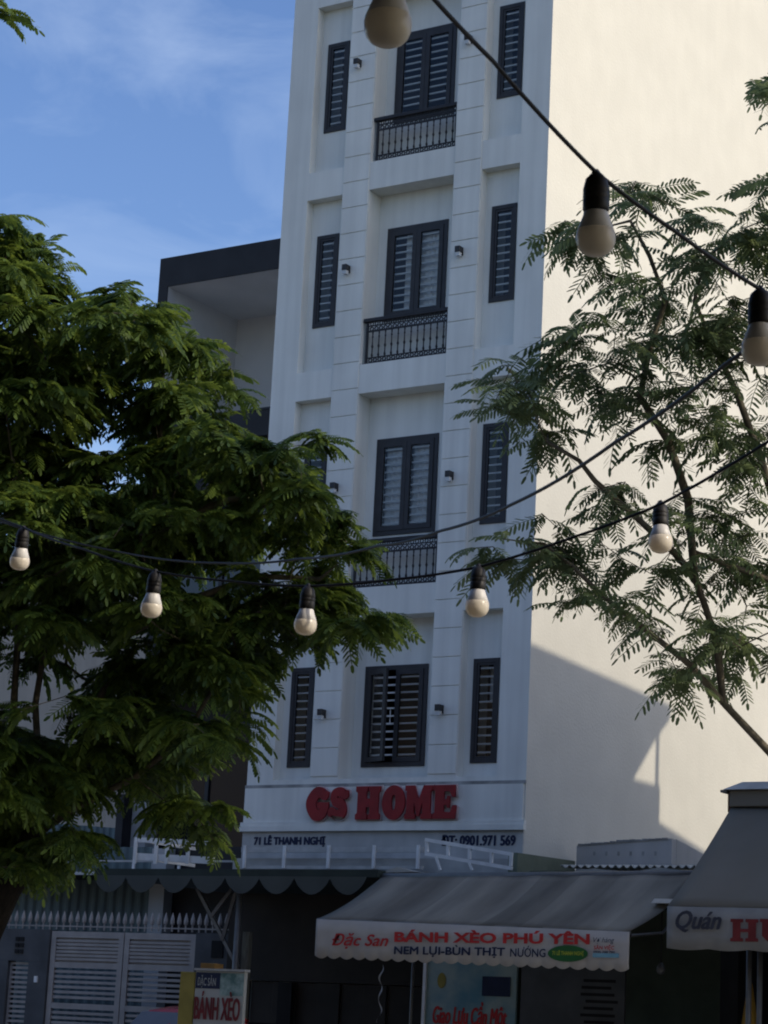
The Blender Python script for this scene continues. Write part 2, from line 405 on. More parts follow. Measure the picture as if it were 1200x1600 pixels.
# mouldings of the base
MB().box(-5.03, .03, -.09, -.002, 4.62, 4.70).box(-5.03, .03, -.07, -.002, 4.702, 4.76).build('cornice', MT['facade'], gh)
MB().box(-5.012, .012, -.03, -.002, 5.30, 5.345).build('ledge', MT['stain'], gh)
MB().box(-5.0, -.02, -.035, -.002, 4.764, 5.296).build('sign_band', MT['facade'], gh)
MB().box(-5.0, -.001, -.03, -.002, 4.195, 4.616).build('address_band', MT['band'], gh)
MB().box(-5.0, .0, -.24, -.002, 3.92, 4.19).build('canopy_upstand', MT['offw'], gh)
# rusticated blocks on the two pilasters
proto = None; k = 0
zc = 13.4228
for (xa, xb) in ((-3.811, -3.286), (-1.691, -1.177)):
    n0 = int((5.36-zc)/.4425)
    for j in range(-18, 25):
        z0 = zc+j*.4425+.007; z1 = z0+.4425-.014
        if z0 < 5.36 or z1 > TOPZ: continue
        if proto is None:
            proto = MB().box(xa+.012, xb-.012, -.014, -.001, z0, z1).build('pilaster_block', MT['facade'], gh, bevel=.004); base = xb-xa
        else:
            b = dup(proto, ((xa+xb)/2, -.0075, (z0+z1)/2), gh); b.scale.x = (xb-xa-.024)/(base-.024)
# windows
def frame_mb(x0, x1, z0, z1, y0, y1, w):
    m = MB(); m.box(x0, x0+w, y0, y1, z0, z1); m.box(x1-w, x1, y0, y1, z0, z1)
    m.box(x0+w, x1-w, y0, y1, z0, z0+w); m.box(x0+w, x1-w, y0, y1, z1-w, z1); return m
BARP = {}
def bars(x0, x1, zlo, zhi, y, parent, n):
    key = round(x1-x0, 3)
    for i in range(n):
        z = zlo+(zhi-zlo)*(i+.5)/n
        if key not in BARP: BARP[key] = MB().box(x0, x1, y-.012, y+.012, z-.013, z+.013).build('window_bar', MT['bar'], parent)
        else: dup(BARP[key], ((x0+x1)/2, y, z), parent)
def curtain(x0, x1, z0, z1, y, parent, seed):
    m = MB(); n = 24; r = random.Random(seed); prev = None
    ph = r.random()*6
    for i in range(n+1):
        t = i/n; x = x0+(x1-x0)*t; yy = y+.022*math.sin(ph+t*26)+.012*math.sin(t*61+ph)
        cur = (x, yy)
        if prev: m.face((prev[0], prev[1], z0), (x, yy, z0), (x, yy, z1), (prev[0], prev[1], z1))
        prev = cur
    return m.build('curtain', MT['curtain'], parent, smooth=True, fix=False, weld=True)
for fi, (rb, wb, wt, rt) in enumerate(FL):
    for s in ('l', 'r'):
        x0, x1 = wx[s]; y = SIDE-.02
        w = frame_mb(x0+.002, x1-.002, wb+.002, wt-.002, y, y+.07, .062).build('window', MT['frame'], gh)
        frame_mb(x0+.066, x1-.066, wb+.066, wt-.066, y+.012, y+.055, .036).build('sash', MT['frame'], w)
        MB().face((x0+.103, y+.03, wb+.103), (x1-.103, y+.03, wb+.103), (x1-.103, y+.03, wt-.103), (x0+.103, y+.03, wt-.103)).build('pane', MT['glass'], w, fix=False)
        bars(x0+.05, x1-.05, wb+.10, wt-.08, y+.055, w, 11)
        if fi == 0 and s == 'r': curtain(x0+.12, x1-.06, wt-.62, wt-.09, y+.3, w, 8)
    x0, x1 = wx['c']; y = DEEP-.02; xm = (x0+x1)/2
    w = frame_mb(x0+.002, x1-.002, wb+.002, wt-.002, y, y+.08, .07).build('window', MT['frame'], gh)
    for si, (a, b) in enumerate(((x0+.075, xm-.003), (xm+.003, x1-.075))):
        sa = frame_mb(a, b, wb+.075, wt-.075, y-.012, y+.035, .075)
        pa = MB().face((a+.076, y+.01, wb+.152), (b-.076, y+.01, wb+.152), (b-.076, y+.01, wt-.152), (a+.076, y+.01, wt-.152))
        if fi == 0 and si == 0:                                  # this sash stands a little open
            c, s_ = math.cos(R(-24)), math.sin(R(-24))
            for q in (sa, pa): q.v = [V((a+(p.x-a)*c-(p.y-y)*s_, y+(p.x-a)*s_+(p.y-y)*c, p.z)) for p in q.v]
        sa.build('sash', MT['frame'], w); pa.build('pane', MT['glass'], w, fix=False)
        if not (fi == 0 and si == 0): bars(a+.055, b-.055, wb+.13, wt-.12, y+.055, w, 11)
        else: bars(a-.02, b+.02, wb+.13, wt-.12, y+.055, w, 11)
        if fi == 1: curtain(a+.03, b-.03, wb+.05, wt-.06, y+.125, w, si+3)
        if fi == 2: curtain(a+(.24 if si == 0 else .03), b-.03, wb+.05, wt-.06, y+.125, w, si+5)
    if fi in (0, 3):
        xl = xm-.13
        frame_mb(xl, xl+.11, (wb+wt)/2-.12, (wb+wt)/2+.14, y+.072, y+.082, .016).build('latch', MT['bar'], w)
# balcony railings
BAL = None
for fi, (rb, wb, wt, rt) in enumerate(FL):
    if fi == 0: continue
    zt = FL[fi][0]+.745; y = .06; x0, x1 = -3.275, -1.702
    rl = MB().box(x0-.0, x1, y-.045, y+.045, zt-.035, zt+.025).build('balcony_railing', MT['iron'], gh, bevel=.006)
    MB().box(x0+.075, x1, y-.014, y+.014, rb+.012, rb+.04).box(x0+.075, x1, y-.014, y+.014, zt-.20, zt-.175).box(x0+.075, x1, y-.012, y+.012, rb+.105, rb+.12).box(x0+.075, x1, y-.012, y+.012, zt-.105, zt-.09).build('rail', MT['iron'], rl)
    for xx in (x0+.06, x1-.018): MB().box(xx-.016, xx+.016, y-.018, y+.018, rb+.005, zt-.036).build('rail_post', MT['iron'], rl)
    sc_ = MB(); n = 17
    for i in range(n):
        xx = x0+.14+(x1-x0-.19)*i/(n-1)
        sc_.ring((xx, y, zt-.148), .031, .008, 8); sc_.ring((xx, y, rb+.073), .03, .008, 8); sc_.ring((xx, y, zt-.065), .028, .007, 8)
    stuff(sc_.build('scrollwork', MT['iron'], rl, fix=False))
    nb = 12
    for i in range(nb):
        xx = x0+.165+(x1-x0-.25)*i/(nb-1); z0 = rb+.121; h = zt-.201-z0
        if BAL is None:
            pr = [(.013, 0), (.022, .03), (.012, .07), (.012, h*.34), (.023, h*.42), (.012, h*.5), (.010, h*.75), (.017, h*.8), (.010, h*.86), (.016, h)]
            BAL = MB().lathe((xx, y, z0), pr, 6).build('baluster', MT['iron'], rl, fix=False)
        else: dup(BAL, (xx, y, z0+h/2), rl)
# wall lamps
LP = None
for z in (6.42, 10.03, 13.665, 17.25):
    for x in (-3.61, -1.49):
        cz = z
        if LP is None:
            LP = MB().box(x-.05, x+.05, -.03, -.015, cz-.055, cz+.075).box(x-.045, x+.045, -.135, -.031, cz-.02, cz+.075).build('wall_lamp', MT['lampb'], gh, bevel=.004)
            LG = MB().box(x-.033, x+.033, -.12, -.045, cz-.085, cz-.021).build('lamp_glass', MT['lampg'], LP)
            LPo = WOFF[LP]-V((x, 0, cz)); LGo = WOFF[LG]-V((x, 0, cz))
        else:
            a = dup(LP, V((x, 0, cz))+LPo, gh); dup(LG, V((x, 0, cz))+LGo, a)
# address lettering on the band above the canopy
text('address_lettering', '71 LÊ THANH NGHỊ', MT['navy'], gh, at(397, 1323, -.034), 1.32, .175, fat=.012, extrude=.002)
text('phone_lettering', 'ĐT: 0901.971 569', MT['navy'], gh, at(690, 1321, -.034), 1.24, .15, fat=.011, extrude=.002)

# red slab letters
def arc(cx, cy, rx, ry, a0, a1, n): return [(cx+rx*math.cos(R(a0+(a1-a0)*i/n)), cy+ry*math.sin(R(a0+(a1-a0)*i/n))) for i in range(n+1)]
def stroke(pts, ws):
    Lf, Rt = [], []
    for i, p in enumerate(pts):
        a = V((*pts[max(i-1, 0)], 0)); b = V((*pts[min(i+1, len(pts)-1)], 0)); d = (b-a).normalized(); nn = V((-d.y, d.x, 0)); w = ws[i] if hasattr(ws, '__len__') else ws
        Lf.append((p[0]+nn.x*w/2, p[1]+nn.y*w/2)); Rt.append((p[0]-nn.x*w/2, p[1]-nn.y*w/2))
    return Lf+Rt[::-1]
def sstroke(keys, n=26):
    out, ws = [], []
    P = [keys[0]]+keys+[keys[-1]]
    for i in range(1, len(P)-2):
        for k in range(6):
            t = k/6; q = []
            for c in range(3):
                p0, p1, p2, p3 = (P[i-1][c], P[i][c], P[i+1][c], P[i+2][c])
                q.append(.5*((2*p1)+(-p0+p2)*t+(2*p0-5*p1+4*p2-p3)*t*t+(-p0+3*p1-3*p2+p3)*t**3))
            out.append(q[:2]); ws.append(q[2])
    out.append(keys[-1][:2]); ws.append(keys[-1][2]); return stroke(out, ws)
H_ = [[(0, 0), (48, 0), (48, 14), (43, 18), (43, 37), (58, 37), (58, 18), (53, 14), (53, 0), (100, 0), (100, 15), (93, 20), (93, 80), (100, 85), (100, 100), (53, 100), (53, 86), (58, 82), (58, 63), (43, 63), (43, 82), (48, 86), (48, 100), (0, 100), (0, 85), (7, 80), (7, 20), (0, 15)]]
O_ = [arc(50, 50, 50, 52, 0, 354, 40), arc(50, 50, 9, 24, 354, 0, 24)]
M_ = [[(0, 0), (40, 0), (40, 14), (34, 17), (34, 52), (46, 8), (54, 8), (66, 52), (66, 17), (60, 14), (60, 0), (102, 0), (102, 14), (95, 18), (95, 82), (102, 86), (102, 100), (68, 100), (51, 58), (34, 100), (0, 100), (0, 86), (6, 82), (6, 18), (0, 14)]]
E_ = [[(0, 0), (100, 0), (103, 40), (88, 40), (78, 20), (48, 20), (48, 40), (60, 42), (64, 32), (74, 32), (74, 68), (64, 68), (60, 58), (48, 58), (48, 81), (74, 81), (84, 64), (98, 64), (96, 100), (0, 100), (0, 85), (8, 81), (8, 19), (0, 15)]]
G_ = [sstroke([(88, 88, 16), (80, 74, 30), (62, 84, 32), (40, 80, 36), (22, 50, 42), (38, 18, 36), (60, 15, 34), (76, 28, 34), (80, 44, 30)])+[], ]
S_ = [sstroke([(88, 90, 14), (84, 74, 26), (60, 84, 30), (30, 76, 34), (34, 58, 36), (64, 46, 36), (72, 24, 36), (44, 14, 32), (16, 26, 26), (8, 10, 14)])]
sg = thing('building_sign', 'large dark red slab letters reading GS HOME on the white facade', 'sign', (-2.5, -.05, 4.78))
for ch, shp, u0, u1 in (('G', G_, 478, 515), ('S', S_, 513, 545), ('H', H_, 556, 594), ('O', O_, 597, 633), ('M', M_, 633, 675), ('E', E_, 677, 712)):
    p0 = at(u0, 1284, -.08); p1 = at(u1, 1284, -.08); w = p1.x-p0.x; h = .50; z0 = 4.785
    for nm, grow, y0, dep, m in (('letter', 0, -.10, .018, MT['red']), ('letter_back', 5, -.062, .018, MT['signside'])):
        cx = 50
        gr = 1.0 if not grow else 1.07
        me = poly_mesh([[((x-50)/100*w*gr, (y-50)/100*h*gr) for x, y in o] for o in shp], dep, 0)
        cc = V(((p0.x+p1.x)/2, y0, z0+h/2))
        me.transform(Matrix.Rotation(R(90), 4, 'X'))
        if nm == 'letter': lt = link('letter', me, sg, cc, m)
        else: link('letter_back', me, lt, cc, m)
    if ch == 'G':
        me = poly_mesh([[((x-50)/100*w, (y-50)/100*h) for x, y in [(50, 34), (98, 34), (98, 54), (50, 54)]]], .016, 0); me.transform(Matrix.Rotation(R(90), 4, 'X'))
        link('letter_bar', me, lt, V(((p0.x+p1.x)/2, -.105, z0+h/2)), MT['red'])

# ------------------------------------------------------------------ building whose shadow falls on the side wall (right of the frame)
def lit(y, z, x): t = x/SUN.x; return (x, y+SUN.y*t, z+SUN.z*t)
nb = thing('terrace_house', 'rendered terrace house with overhanging roof right of the guest house', 'building', (14, 6, 0))
XA, XB = 11.0, 13.0
def prism(mb, prof, xa, xb):
    a = [V(lit(y, z, xa)) for y, z in prof]; dx = (xb-xa)
    b = [p+V((dx, dx*SUN.y/SUN.x, 0)) for p in a]; n = len(a)
    mb.face(*a[::-1]); mb.face(*b)
    for i in range(n): mb.face(a[i], a[(i+1) % n], b[(i+1) % n], b[i])
    return mb
zb = -lit(0, 0, XA)[2]
prism(MB(), [(-7.2, 7.65), (4.78, 7.11), (4.78, 7.02), (4.30, 6.66), (3.40, 5.80), (3.40, 5.78), (4.48, 5.78), (4.48, 5.20), (6.22, 4.90), (9.5, 4.66), (9.5, zb), (-7.2, zb)], XA, XA+.2).build('wall', MT['housew'], nb)  # outline follows the wall shadow; street end lengthened to shade the awnings
prism(MB(), [(4.29, 6.64), (4.42, 6.75), (4.42, 5.785), (4.29, 5.785)], XA, XA+.06).build('downpipe', MT['housew'], nb)
prism(MB(), [(-7.1, 7.4), (3.2, 6.8), (3.3, 5.1), (8.5, 4.6), (8.5, zb), (-7.1, zb)], XA+.203, XA+8).build('rear_wall', MT['housew'], nb)
prism(MB(), [(-7.3, 7.70), (4.82, 7.15), (4.80, 7.115), (-7.3, 7.665)], XA-.05, XA+.22).build('roof', MT['tile'], nb)

# unseen row behind the camera, added and raised to cut sky light
ob = thing('sky_block_row', 'unseen beige row behind the camera, added to dim the sky light', 'building', (8, -40, 0))
MB().box(-40, 60, -46, -31.6, 0, 13.5).build('wall', MT['beige'], ob)
MB().box(-40.3, 60.3, -46.2, -31.2, 13.502, 13.75).build('roof', MT['tile'], ob)
MB().box(-2, 30, -31.58, -24.9, 4.6, 4.66).build('awning', MT['canopy'], ob)  # unseen canopy, stretched forward to keep the near bulbs dark

# ------------------------------------------------------------------ neighbouring house on the left
YH = 4.0
a0 = at(252, 405, YH); a1 = at(437, 378, YH); zt = a0.z; xl = a0.x; xr = -5.03
lh = thing('modern_house', 'grey house with dark framed top balcony left of the white guest house', 'building', ((xl+xr)/2, YH, 0))
fz = at(263, 448, YH).z; cw = at(263, 448, YH).x-xl
zf = at(400, 641, YH).z
MB().box(xl, xr, YH-.02, YH+9, fz, zt).build('fascia', MT['fascia'], lh)
MB().box(xl, xl+cw, YH-.02, YH+9, zf-3.2, fz-.002).build('side_panel', MT['fascia'], lh)
MB().box(xl+cw+.002, xr, YH+.06, YH+.16, zf+.02, zf+.06).build('balcony_rail', MT['iron'], lh)
MB().box(xl+cw+.002, xr, YH+.0, YH+2.25, zf-.5, zf-.03).build('balcony_slab', MT['fascia'], lh)
bm_ = MB(); yb = YH+2.3
bm_.face((xl+cw+.003, YH, zf-.03), (xl+cw+.003, yb, zf-.03), (xl+cw+.003, yb, fz-.003), (xl+cw+.003, YH, fz-.003))
bm_.face((xl+cw+.003, yb, zf-.03), (xr, yb, zf-.03), (xr, yb, fz-.003), (xl+cw+.003, yb, fz-.003))
bm_.face((xl+cw+.003, YH, fz-.004), (xr, YH, fz-.004), (xr, yb, fz-.004), (xl+cw+.003, yb, fz-.004))
bm_.face((xl+cw+.003, YH, zf-.028), (xr, YH, zf-.028), (xr, yb, zf-.028), (xl+cw+.003, yb, zf-.028))
bm_.build('loggia_wall', MT['loggia'], lh, fix=False)
MB().box(xl, xr, YH+.4, YH+9, 0, zf-.502).build('wall', MT['fascia'], lh)
for zz in (4.05, 7.6):
    wd = frame_mb(xl+.5, xr-.3, zz+.3, zz+3.0, YH+.3, YH+.395, .08).build('window', MT['frame'], lh)
    MB().box(xl+.582, xr-.382, YH+.33, YH+.34, zz+.382, zz+2.918).build('pane', MT['carglass'], wd)
    for i in range(1, 4):
        xx = xl+.5+(xr-xl-.8)*i/4; MB().box(xx-.04, xx+.04, YH+.29, YH+.32, zz+.384, zz+2.916).build('mullion', MT['frame'], wd)
    MB().box(xl, xr, YH-.3, YH+.398, zz-.1, zz+.12).build('slab_edge', MT['housew'], lh)
pz = at(215, 1350, YH-.2)
MB().box(at(198, 1300, YH-.2).x, at(236, 1300, YH-.2).x, YH-.35, YH-.05, .13, at(200, 1255, YH-.2).z).build('column', MT['housew'], lh)
MB().box(at(186, 1300, YH-.5).x, at(197, 1300, YH-.5).x, YH-.62, YH-.36, .13, at(200, 1245, YH-.2).z).build('column', MT['fascia'], lh)
# corrugated lean-to wall beside the house
def corrugated(name, x0, x1, y, z0, z1, m, parent, pitch=.16, amp=.025, ztop=None):
    mb = MB(); n = int((x1-x0)/pitch*4); prev = None
    for i in range(n+1):
        x = x0+(x1-x0)*i/n; yy = y+amp*(0, 1, 1, 0)[i % 4]; zz = z1 if ztop is None else z1+(ztop-z1)*i/n
        if prev: mb.face((prev[0], prev[1], z0), (x, yy, z0), (x, yy, zz), (prev[0], prev[1], prev[2]))
        prev = (x, yy, zz)
    return mb.build(name, m, parent, fix=False)
q0 = at(100, 1290, 6); q1 = at(186, 1302, 6)
cs = thing('corrugated_shed', 'blue green corrugated shed wall beside the grey house', 'shed', (q0.x, 6, 0))
corrugated('wall_sheet', q0.x-3.5, xl-.02, 6, .2, q0.z+.25, MT['corr'], cs, ztop=q1.z)
MB().box(q0.x-3.5, xl-.02, 6.1, 9, q0.z-.5, q0.z-.3).build('roof', MT['corr'], cs)
# beige block of flats far behind the tree
q0 = at(-40, 950, 16); q1 = at(260, 1000, 16)
fb = thing('apartment_block', 'dim beige apartment block seen through the left tree', 'building', (q0.x, 16, 0))
MB().box(q0.x-6, q1.x, 16, 24, 0, at(60, 900, 16).z).build('wall', MT['beige'], fb)
MB().box(q0.x-6.2, q1.x+.1, 15.9, 24.2, at(60, 900, 16).z+.002, at(60, 900, 16).z+.2).build('roof', MT['housew'], fb)

# ------------------------------------------------------------------ fence wall, gate and spikes in front of the grey house
YF = 0.0
gx0, gx1 = at(80, 1450, YF).x, at(305, 1456, YF).x
gz = at(190, 1453, YF).z
fw = thing('fence_wall', 'dark grey fence wall topped by white spearheads beside the gate', 'wall', (-8, YF+.1, 0))
for xa, xb in ((-10.4, at(0, 1500, YF).x-.3), ):
    pass
xg0, xg1 = at(10, 1560, YF).x, at(42, 1510, YF).x
zg = at(30, 1503, YF).z
MB().box(-13, gx0-.02, YF, YF+.2, zg+.02, gz-.02).box(xg1+.03, gx0-.02, YF, YF+.2, .13, zg+.018).box(-13, xg0-.03, YF, YF+.2, .13, zg+.018).build('masonry', MT['wallg'], fw)
MB().box(gx1+.02, -5.02, YF, YF+.2, .13, gz-.02).build('masonry', MT['wallg'], fw)
tl = at(24, 1470, YF-.02)
ti = MB()
for i in range(2):
    for j in range(3): ti.box(tl.x+i*.1, tl.x+i*.1+.075, YF-.02, YF-.002, tl.z-.2+j*.1, tl.z-.135+j*.1)
ti.build('vent_block', MT['dark'], fw)
tl = at(335, 1480, YF-.02)
MB().box(tl.x-.06, tl.x+.16, YF-.02, YF-.002, tl.z-.16, tl.z+.1).build('vent_block', MT['dark'], fw)
bl = at(55, 1530, YF-.03); MB().box(bl.x-.03, bl.x+.03, YF-.03, YF-.002, bl.z-.05, bl.z+.05).build('bell_push', MT['white'], fw)
SP = None
x = -11.0; us = []
u = -60
while u < 372:
    if not (303 < u < 340 and int(u) % 2 == 5):
        p = at(u, 1450+u*.0166, YF+.1)
        if SP is None:
            z0 = gz-.01; SP = MB().lathe((p.x, YF+.1, z0), [(.016, 0), (.016, .11), (.034, .12), (.04, .17), (.03, .22), (.004, .3)], 6).build('spike', MT['gatew'], fw, fix=False)
        else: dup(SP, (p.x, YF+.1, gz-.01+.15+ (rnd.random()-.5)*.01), fw)
    u += 10.6
MB().box(-13, -5.02, YF+.09, YF+.11, gz+.035, gz+.055).build('spike_rail', MT['gatew'], fw)
gt = thing('driveway_gate', 'grey white double driveway gate of close horizontal slats', 'gate', ((gx0+gx1)/2, YF+.06, .13))
xm = at(190, 1500, YF).x
zsp = at(190, 1512, YF).z; zlo = at(120, 1572, YF).z
SL = {}
for si, (a, b) in enumerate(((gx0, xm-.01), (xm+.01, gx1))):
    lf = frame_mb(a, b, .2, gz-.04, YF+.03, YF+.09, .10).build('gate_leaf', MT['gatew'], gt)
    MB().box(a+.102, b-.102, YF+.034, YF+.086, zsp-.03, zsp+.06).box(a+.102, b-.102, YF+.034, YF+.086, zlo-.05, zlo+.04).build('rail', MT['gatew'], lf)
    MB().box(a+.102, b-.102, YF+.075, YF+.085, zsp+.062, gz-.142).build('sheet', MT['gatew'], lf)
    key = round(b-a, 2)
    def slat(z, y, h, nm):
        global SL
        if key not in SL: SL[key] = MB().box(a+.102, b-.102, y-.012, y+.012, z-h/2, z+h/2).build(nm, MT['gatew'], lf, bevel=.004)
        else: dup(SL[key], ((a+b)/2, y, z), lf)
    n = 6
    for i in range(n): slat(zsp+.11+(gz-.19-zsp-.11)*i/(n-1), YF+.055, .045, 'slat')
    z = zsp-.09
    while z > .35:
        if abs(z-zlo) > .07: slat(z, YF+.06, .045, 'slat')
        z -= .0815
sgt = thing('side_gate', 'narrow slatted side gate in the dark fence wall', 'gate', ((xg0+xg1)/2, YF+.1, .13))
frame_mb(xg0-.03, xg1+.03, .15, zg, YF+.06, YF+.1, .04).build('gate_frame', MT['gatew'], sgt)
S2 = None; z = zg-.09
while z > .3:
    if S2 is None: S2 = MB().box(xg0+.012, xg1-.012, YF+.065, YF+.09, z-.02, z+.02).build('slat', MT['gatew'], sgt)
    else: dup(S2, ((xg0+xg1)/2, YF+.0775, z), sgt)
    z -= .078
# garage front behind the gate
gb = thing('carport', 'dark carport with ribbed steel back wall behind the gate', 'carport', (-8, 2.2, 0))
z1 = at(100, 1400, 2.2).z
corrugated('back_sheet', -12.5, at(240, 1420, 2.2).x, 2.2, .14, 4.6, MT['corr'], gb, pitch=.2)
MB().box(at(240, 1420, 2.1).x, at(263, 1420, 2.1).x, 1.95, 2.19, .13, 4.55).build('pillar', MT['housew'], gb)
MB().box(at(263, 1420, 2.2).x+.01, -5.03, 2.2, 2.3, .13, 4.6).build('back_panel', MT['fascia'], gb)
e0 = at(50, 1366, 1.2); e1 = at(150, 1362, 1.2)
MB().box(-13, -5.03, 1.2, 3.9, e0.z-.01, e0.z+.03).build('roof_sheet', MT['canopy'], gb)
MB().box(e0.x, -5.03, 1.12, 1.198, e0.z-.01, e0.z+.04).box(e0.x+.3, -5.03, 1.14, 1.18, e0.z+.21, e0.z+.24).build('eave_trim', MT['railw'], gb)
for i in range(4): MB().box(e0.x+.32+i*.95, e0.x+.37+i*.95, 1.145, 1.175, e0.z+.042, e0.z+.208).build('trim_post', MT['white'], gb)

# ------------------------------------------------------------------ scalloped canopy of the guest house
YC = -3.5
c0 = at(148, 1357, YC); c1 = at(590, 1360, YC); zc_ = c0.z
cn_ = thing('scalloped_canopy', 'dark green flat canopy with hanging grey scallops on its front edge', 'canopy', ((c0.x+c1.x)/2, YC, 3.4))
MB().box(c0.x, c1.x, YC, -.25, zc_-.10, zc_).build('canopy_roof', MT['canopy'], cn_)
n = 8.3; pitch = (c1.x-c0.x)/8.3; SCP = None
for i in range(8):
    xa = c0.x+.01+i*pitch; xb = xa+pitch
    if SCP is None:
        mb = MB(); pts = []
        for k in range(13):
            t = k/12; pts.append((xa+pitch*t, -.215*math.sin(math.pi*t)**.75))
        for k in range(12):
            for y in (YC-.012,):
                mb.face((pts[k][0], y, zc_-.095), (pts[k][0], y, zc_-.12+pts[k][1]), (pts[k+1][0], y, zc_-.12+pts[k+1][1]), (pts[k+1][0], y, zc_-.095))
        SCP = mb.build('scallop', MT['scal'], cn_, fix=False); so_ = WOFF[SCP]-V((xa, 0, 0))
        md = SCP.modifiers.new('thick', 'SOLIDIFY'); md.thickness = .006
    else:
        c = dup(SCP, V((xa, 0, 0))+so_, cn_); c.rotation_euler = (R(rnd.uniform(-3, 3)), 0, 0)
pole = at(372, 1440, YC+.2)
MB().tube([(pole.x, YC+.2, .13), (pole.x, YC+.2, zc_-.1)], .045, 10).build('post', MT['steel'], cn_, smooth=True)
for (ua, va, ub, vb) in ((308, 1388, 372, 1512), (362, 1390, 330, 1432), (371, 1386, 347, 1470)):
    MB().bar(at(ua, va, YC+.32), at(ub, vb, YC+.28), .035, .05).build('brace', MT['steel'], cn_)
p = at(383, 1500, YC+.35)
tag(MB().box(p.x-.055, p.x+.055, YC+.33, YC+.42, .13, at(383, 1456, YC+.35).z).build('timber_post', MT['wood'], bevel=.006), 'short weathered timber post beside the steel canopy pole', 'post')
# white pipe frames lying on top of the canopy
YR = -.35
fr = thing('pipe_rail', 'long white pipe rail along the wall under the address lettering', 'railing', at(520, 1350, YR))
p0 = at(378, 1330, YR); p1 = at(662, 1330, YR); zt_ = p0.z
MB().box(p0.x, p1.x, YR-.02, YR+.02, zt_-.02, zt_+.06).build('top_rail', MT['railw'], fr)
MB().box(p0.x, p1.x, YR-.02, YR+.02, zt_-.27, zt_-.22).build('bottom_rail', MT['railw'], fr)
for u in (384, 446, 515, 586, 655): xx = at(u, 1335, YR).x; MB().box(xx-.025, xx+.025, YR-.045, YR-.021, zt_-.26, zt_+.085).build('post', MT['white'], fr)
YL = -1.6
ta, tb = at(665, 1312, YL), at(801, 1335, YL); la, lb = at(665, 1334, YL), at(800, 1357, YL)
lad = thing('ladder_frame', 'tilted white ladder shaped frame resting above the canopy edge', 'frame', lb)
MB().bar(ta, tb, .05).build('rail', MT['white'], lad); MB().bar(la, lb, .05).build('rail', MT['white'], lad)
for t in (.0, .25, .5, .75, .97): MB().bar(ta.lerp(tb, t)+V((.02, 0, -.027)), la.lerp(lb, t)+V((.02, 0, .027)), .04).build('rung', MT['white'], lad)
for (ua, va, ub, vb) in ((681, 1338, 688, 1360), (733, 1348, 738, 1360)): MB().bar(at(ua, va, YL-.03), at(ub, vb, YL-.03), .03).build('prop', MT['white'], lad)
YB = -2.8
bx = thing('box_frame', 'small white box frame at the left end of the canopy top', 'frame', at(250, 1350, YB))
f0, f1 = at(212, 1312, YB), at(300, 1318, YB)
zlo_ = at(215, 1350, YB).z
MB().bar((f0.x, YB, f0.z), (f1.x+.4, YB, f0.z-.06), .06, .07).bar((f0.x, YB, zlo_+.11), (f1.x+.4, YB, zlo_+.05), .05, .1).build('rail', MT['white'], bx)
for xx in (f0.x+.04, f0.x+.42, f0.x+.62, f0.x+1.0): MB().box(xx-.03, xx+.03, YB-.05, YB-.035, zlo_, f0.z-.02).build('post', MT['white'], bx)
MB().bar((f0.x+.03, YB+.06, f0.z), (f0.x+.03, YB+1.4, f0.z), .05).bar((f0.x+.03, YB+.06, zlo_+.1), (f0.x+.03, YB+1.4, zlo_+.1), .05).build('side_rail', MT['white'], bx)
# dark ground floor fronts under the canopies
gf = thing('shopfront', 'dark ground floor shop front with folding doors under the canopies', 'shopfront', (-2.5, -.4, 0))
MB().box(-5, 0, -.24, -.1, 2.35, 3.9).build('lintel', MT['brown'], gf)
n = 12; DP = None
for i in range(n):
    xa = -4.95+i*.41; y = -.2+(.03 if i % 2 else 0)
    if DP is None: DP = MB().box(xa, xa+.4, y-.02, y+.02, .14, 2.34).build('door_panel', MT['brown'], gf, bevel=.006)
    else: dup(DP, (xa+.2, y, 1.24), gf)
d0 = at(434, 1550, -.3); MB().box(d0.x, d0.x+.25, -.3, -.245, d0.z-.5, d0.z+.15).build('meter_box', MT['dark'], gf)

# ------------------------------------------------------------------ single storey hut right of the guest house
hu = thing('roadside_hut', 'low green and white hut with wavy roof edge right of the guest house', 'shed', (2.3, 1, 0))
g0, g1 = atx(805, 1330, .12), atx(888, 1344, .12)
MB().hexa([(.012, g0.y, .13), (.16, g0.y, .13), (.16, 1.3, .13), (.012, 1.3, .13), (.012, g0.y, g0.z-.02), (.16, g0.y, g0.z-.02), (.16, 1.3, g1.z), (.012, 1.3, g1.z)]).build('green_wall', MT['greenw'], hu)
w0, w1 = at(885, 1321, 1.32), at(1050, 1311, 1.32); w2 = atx(1102, 1340, w1.x)
MB().hexa([(.17, 1.32, .13), (w1.x, 1.32, .13), (w1.x, 1.47, .13), (.17, 1.47, .13), (.17, 1.32, w0.z), (w1.x, 1.32, w1.z), (w1.x, 1.47, w1.z), (.17, 1.47, w0.z)]).build('parapet', MT['housew'], hu)
MB().hexa([(w1.x-.15, 1.48, .13), (w1.x, 1.48, .13), (w1.x, 3.6, .13), (w1.x-.15, 3.6, .13), (w1.x-.15, 1.48, w1.z), (w1.x, 1.48, w1.z+.01), (w1.x, 3.6, w1.z-.28), (w1.x-.15, 3.6, w1.z-.28)]).build('parapet', MT['housew'], hu)
cp = MB()
r2 = random.Random(4)
for i in range(14):
    xx = .2+i*(w1.x-.25)/14; cp.box(xx, xx+(w1.x-.25)/14*.93, 1.30, 1.49, w0.z+(w1.z-w0.z)*i/14+.002, w0.z+(w1.z-w0.z)*(i+.5)/14+.018+r2.random()*.02)
cp.build('mossy_coping', MT['stain'], hu)
for i in range(6): 
    xx = .45+i*.2; MB().box(xx, xx+.035, 1.312, 1.319, w0.z-.15, w0.z-.09).build('weep_hole', MT['stain'], hu)
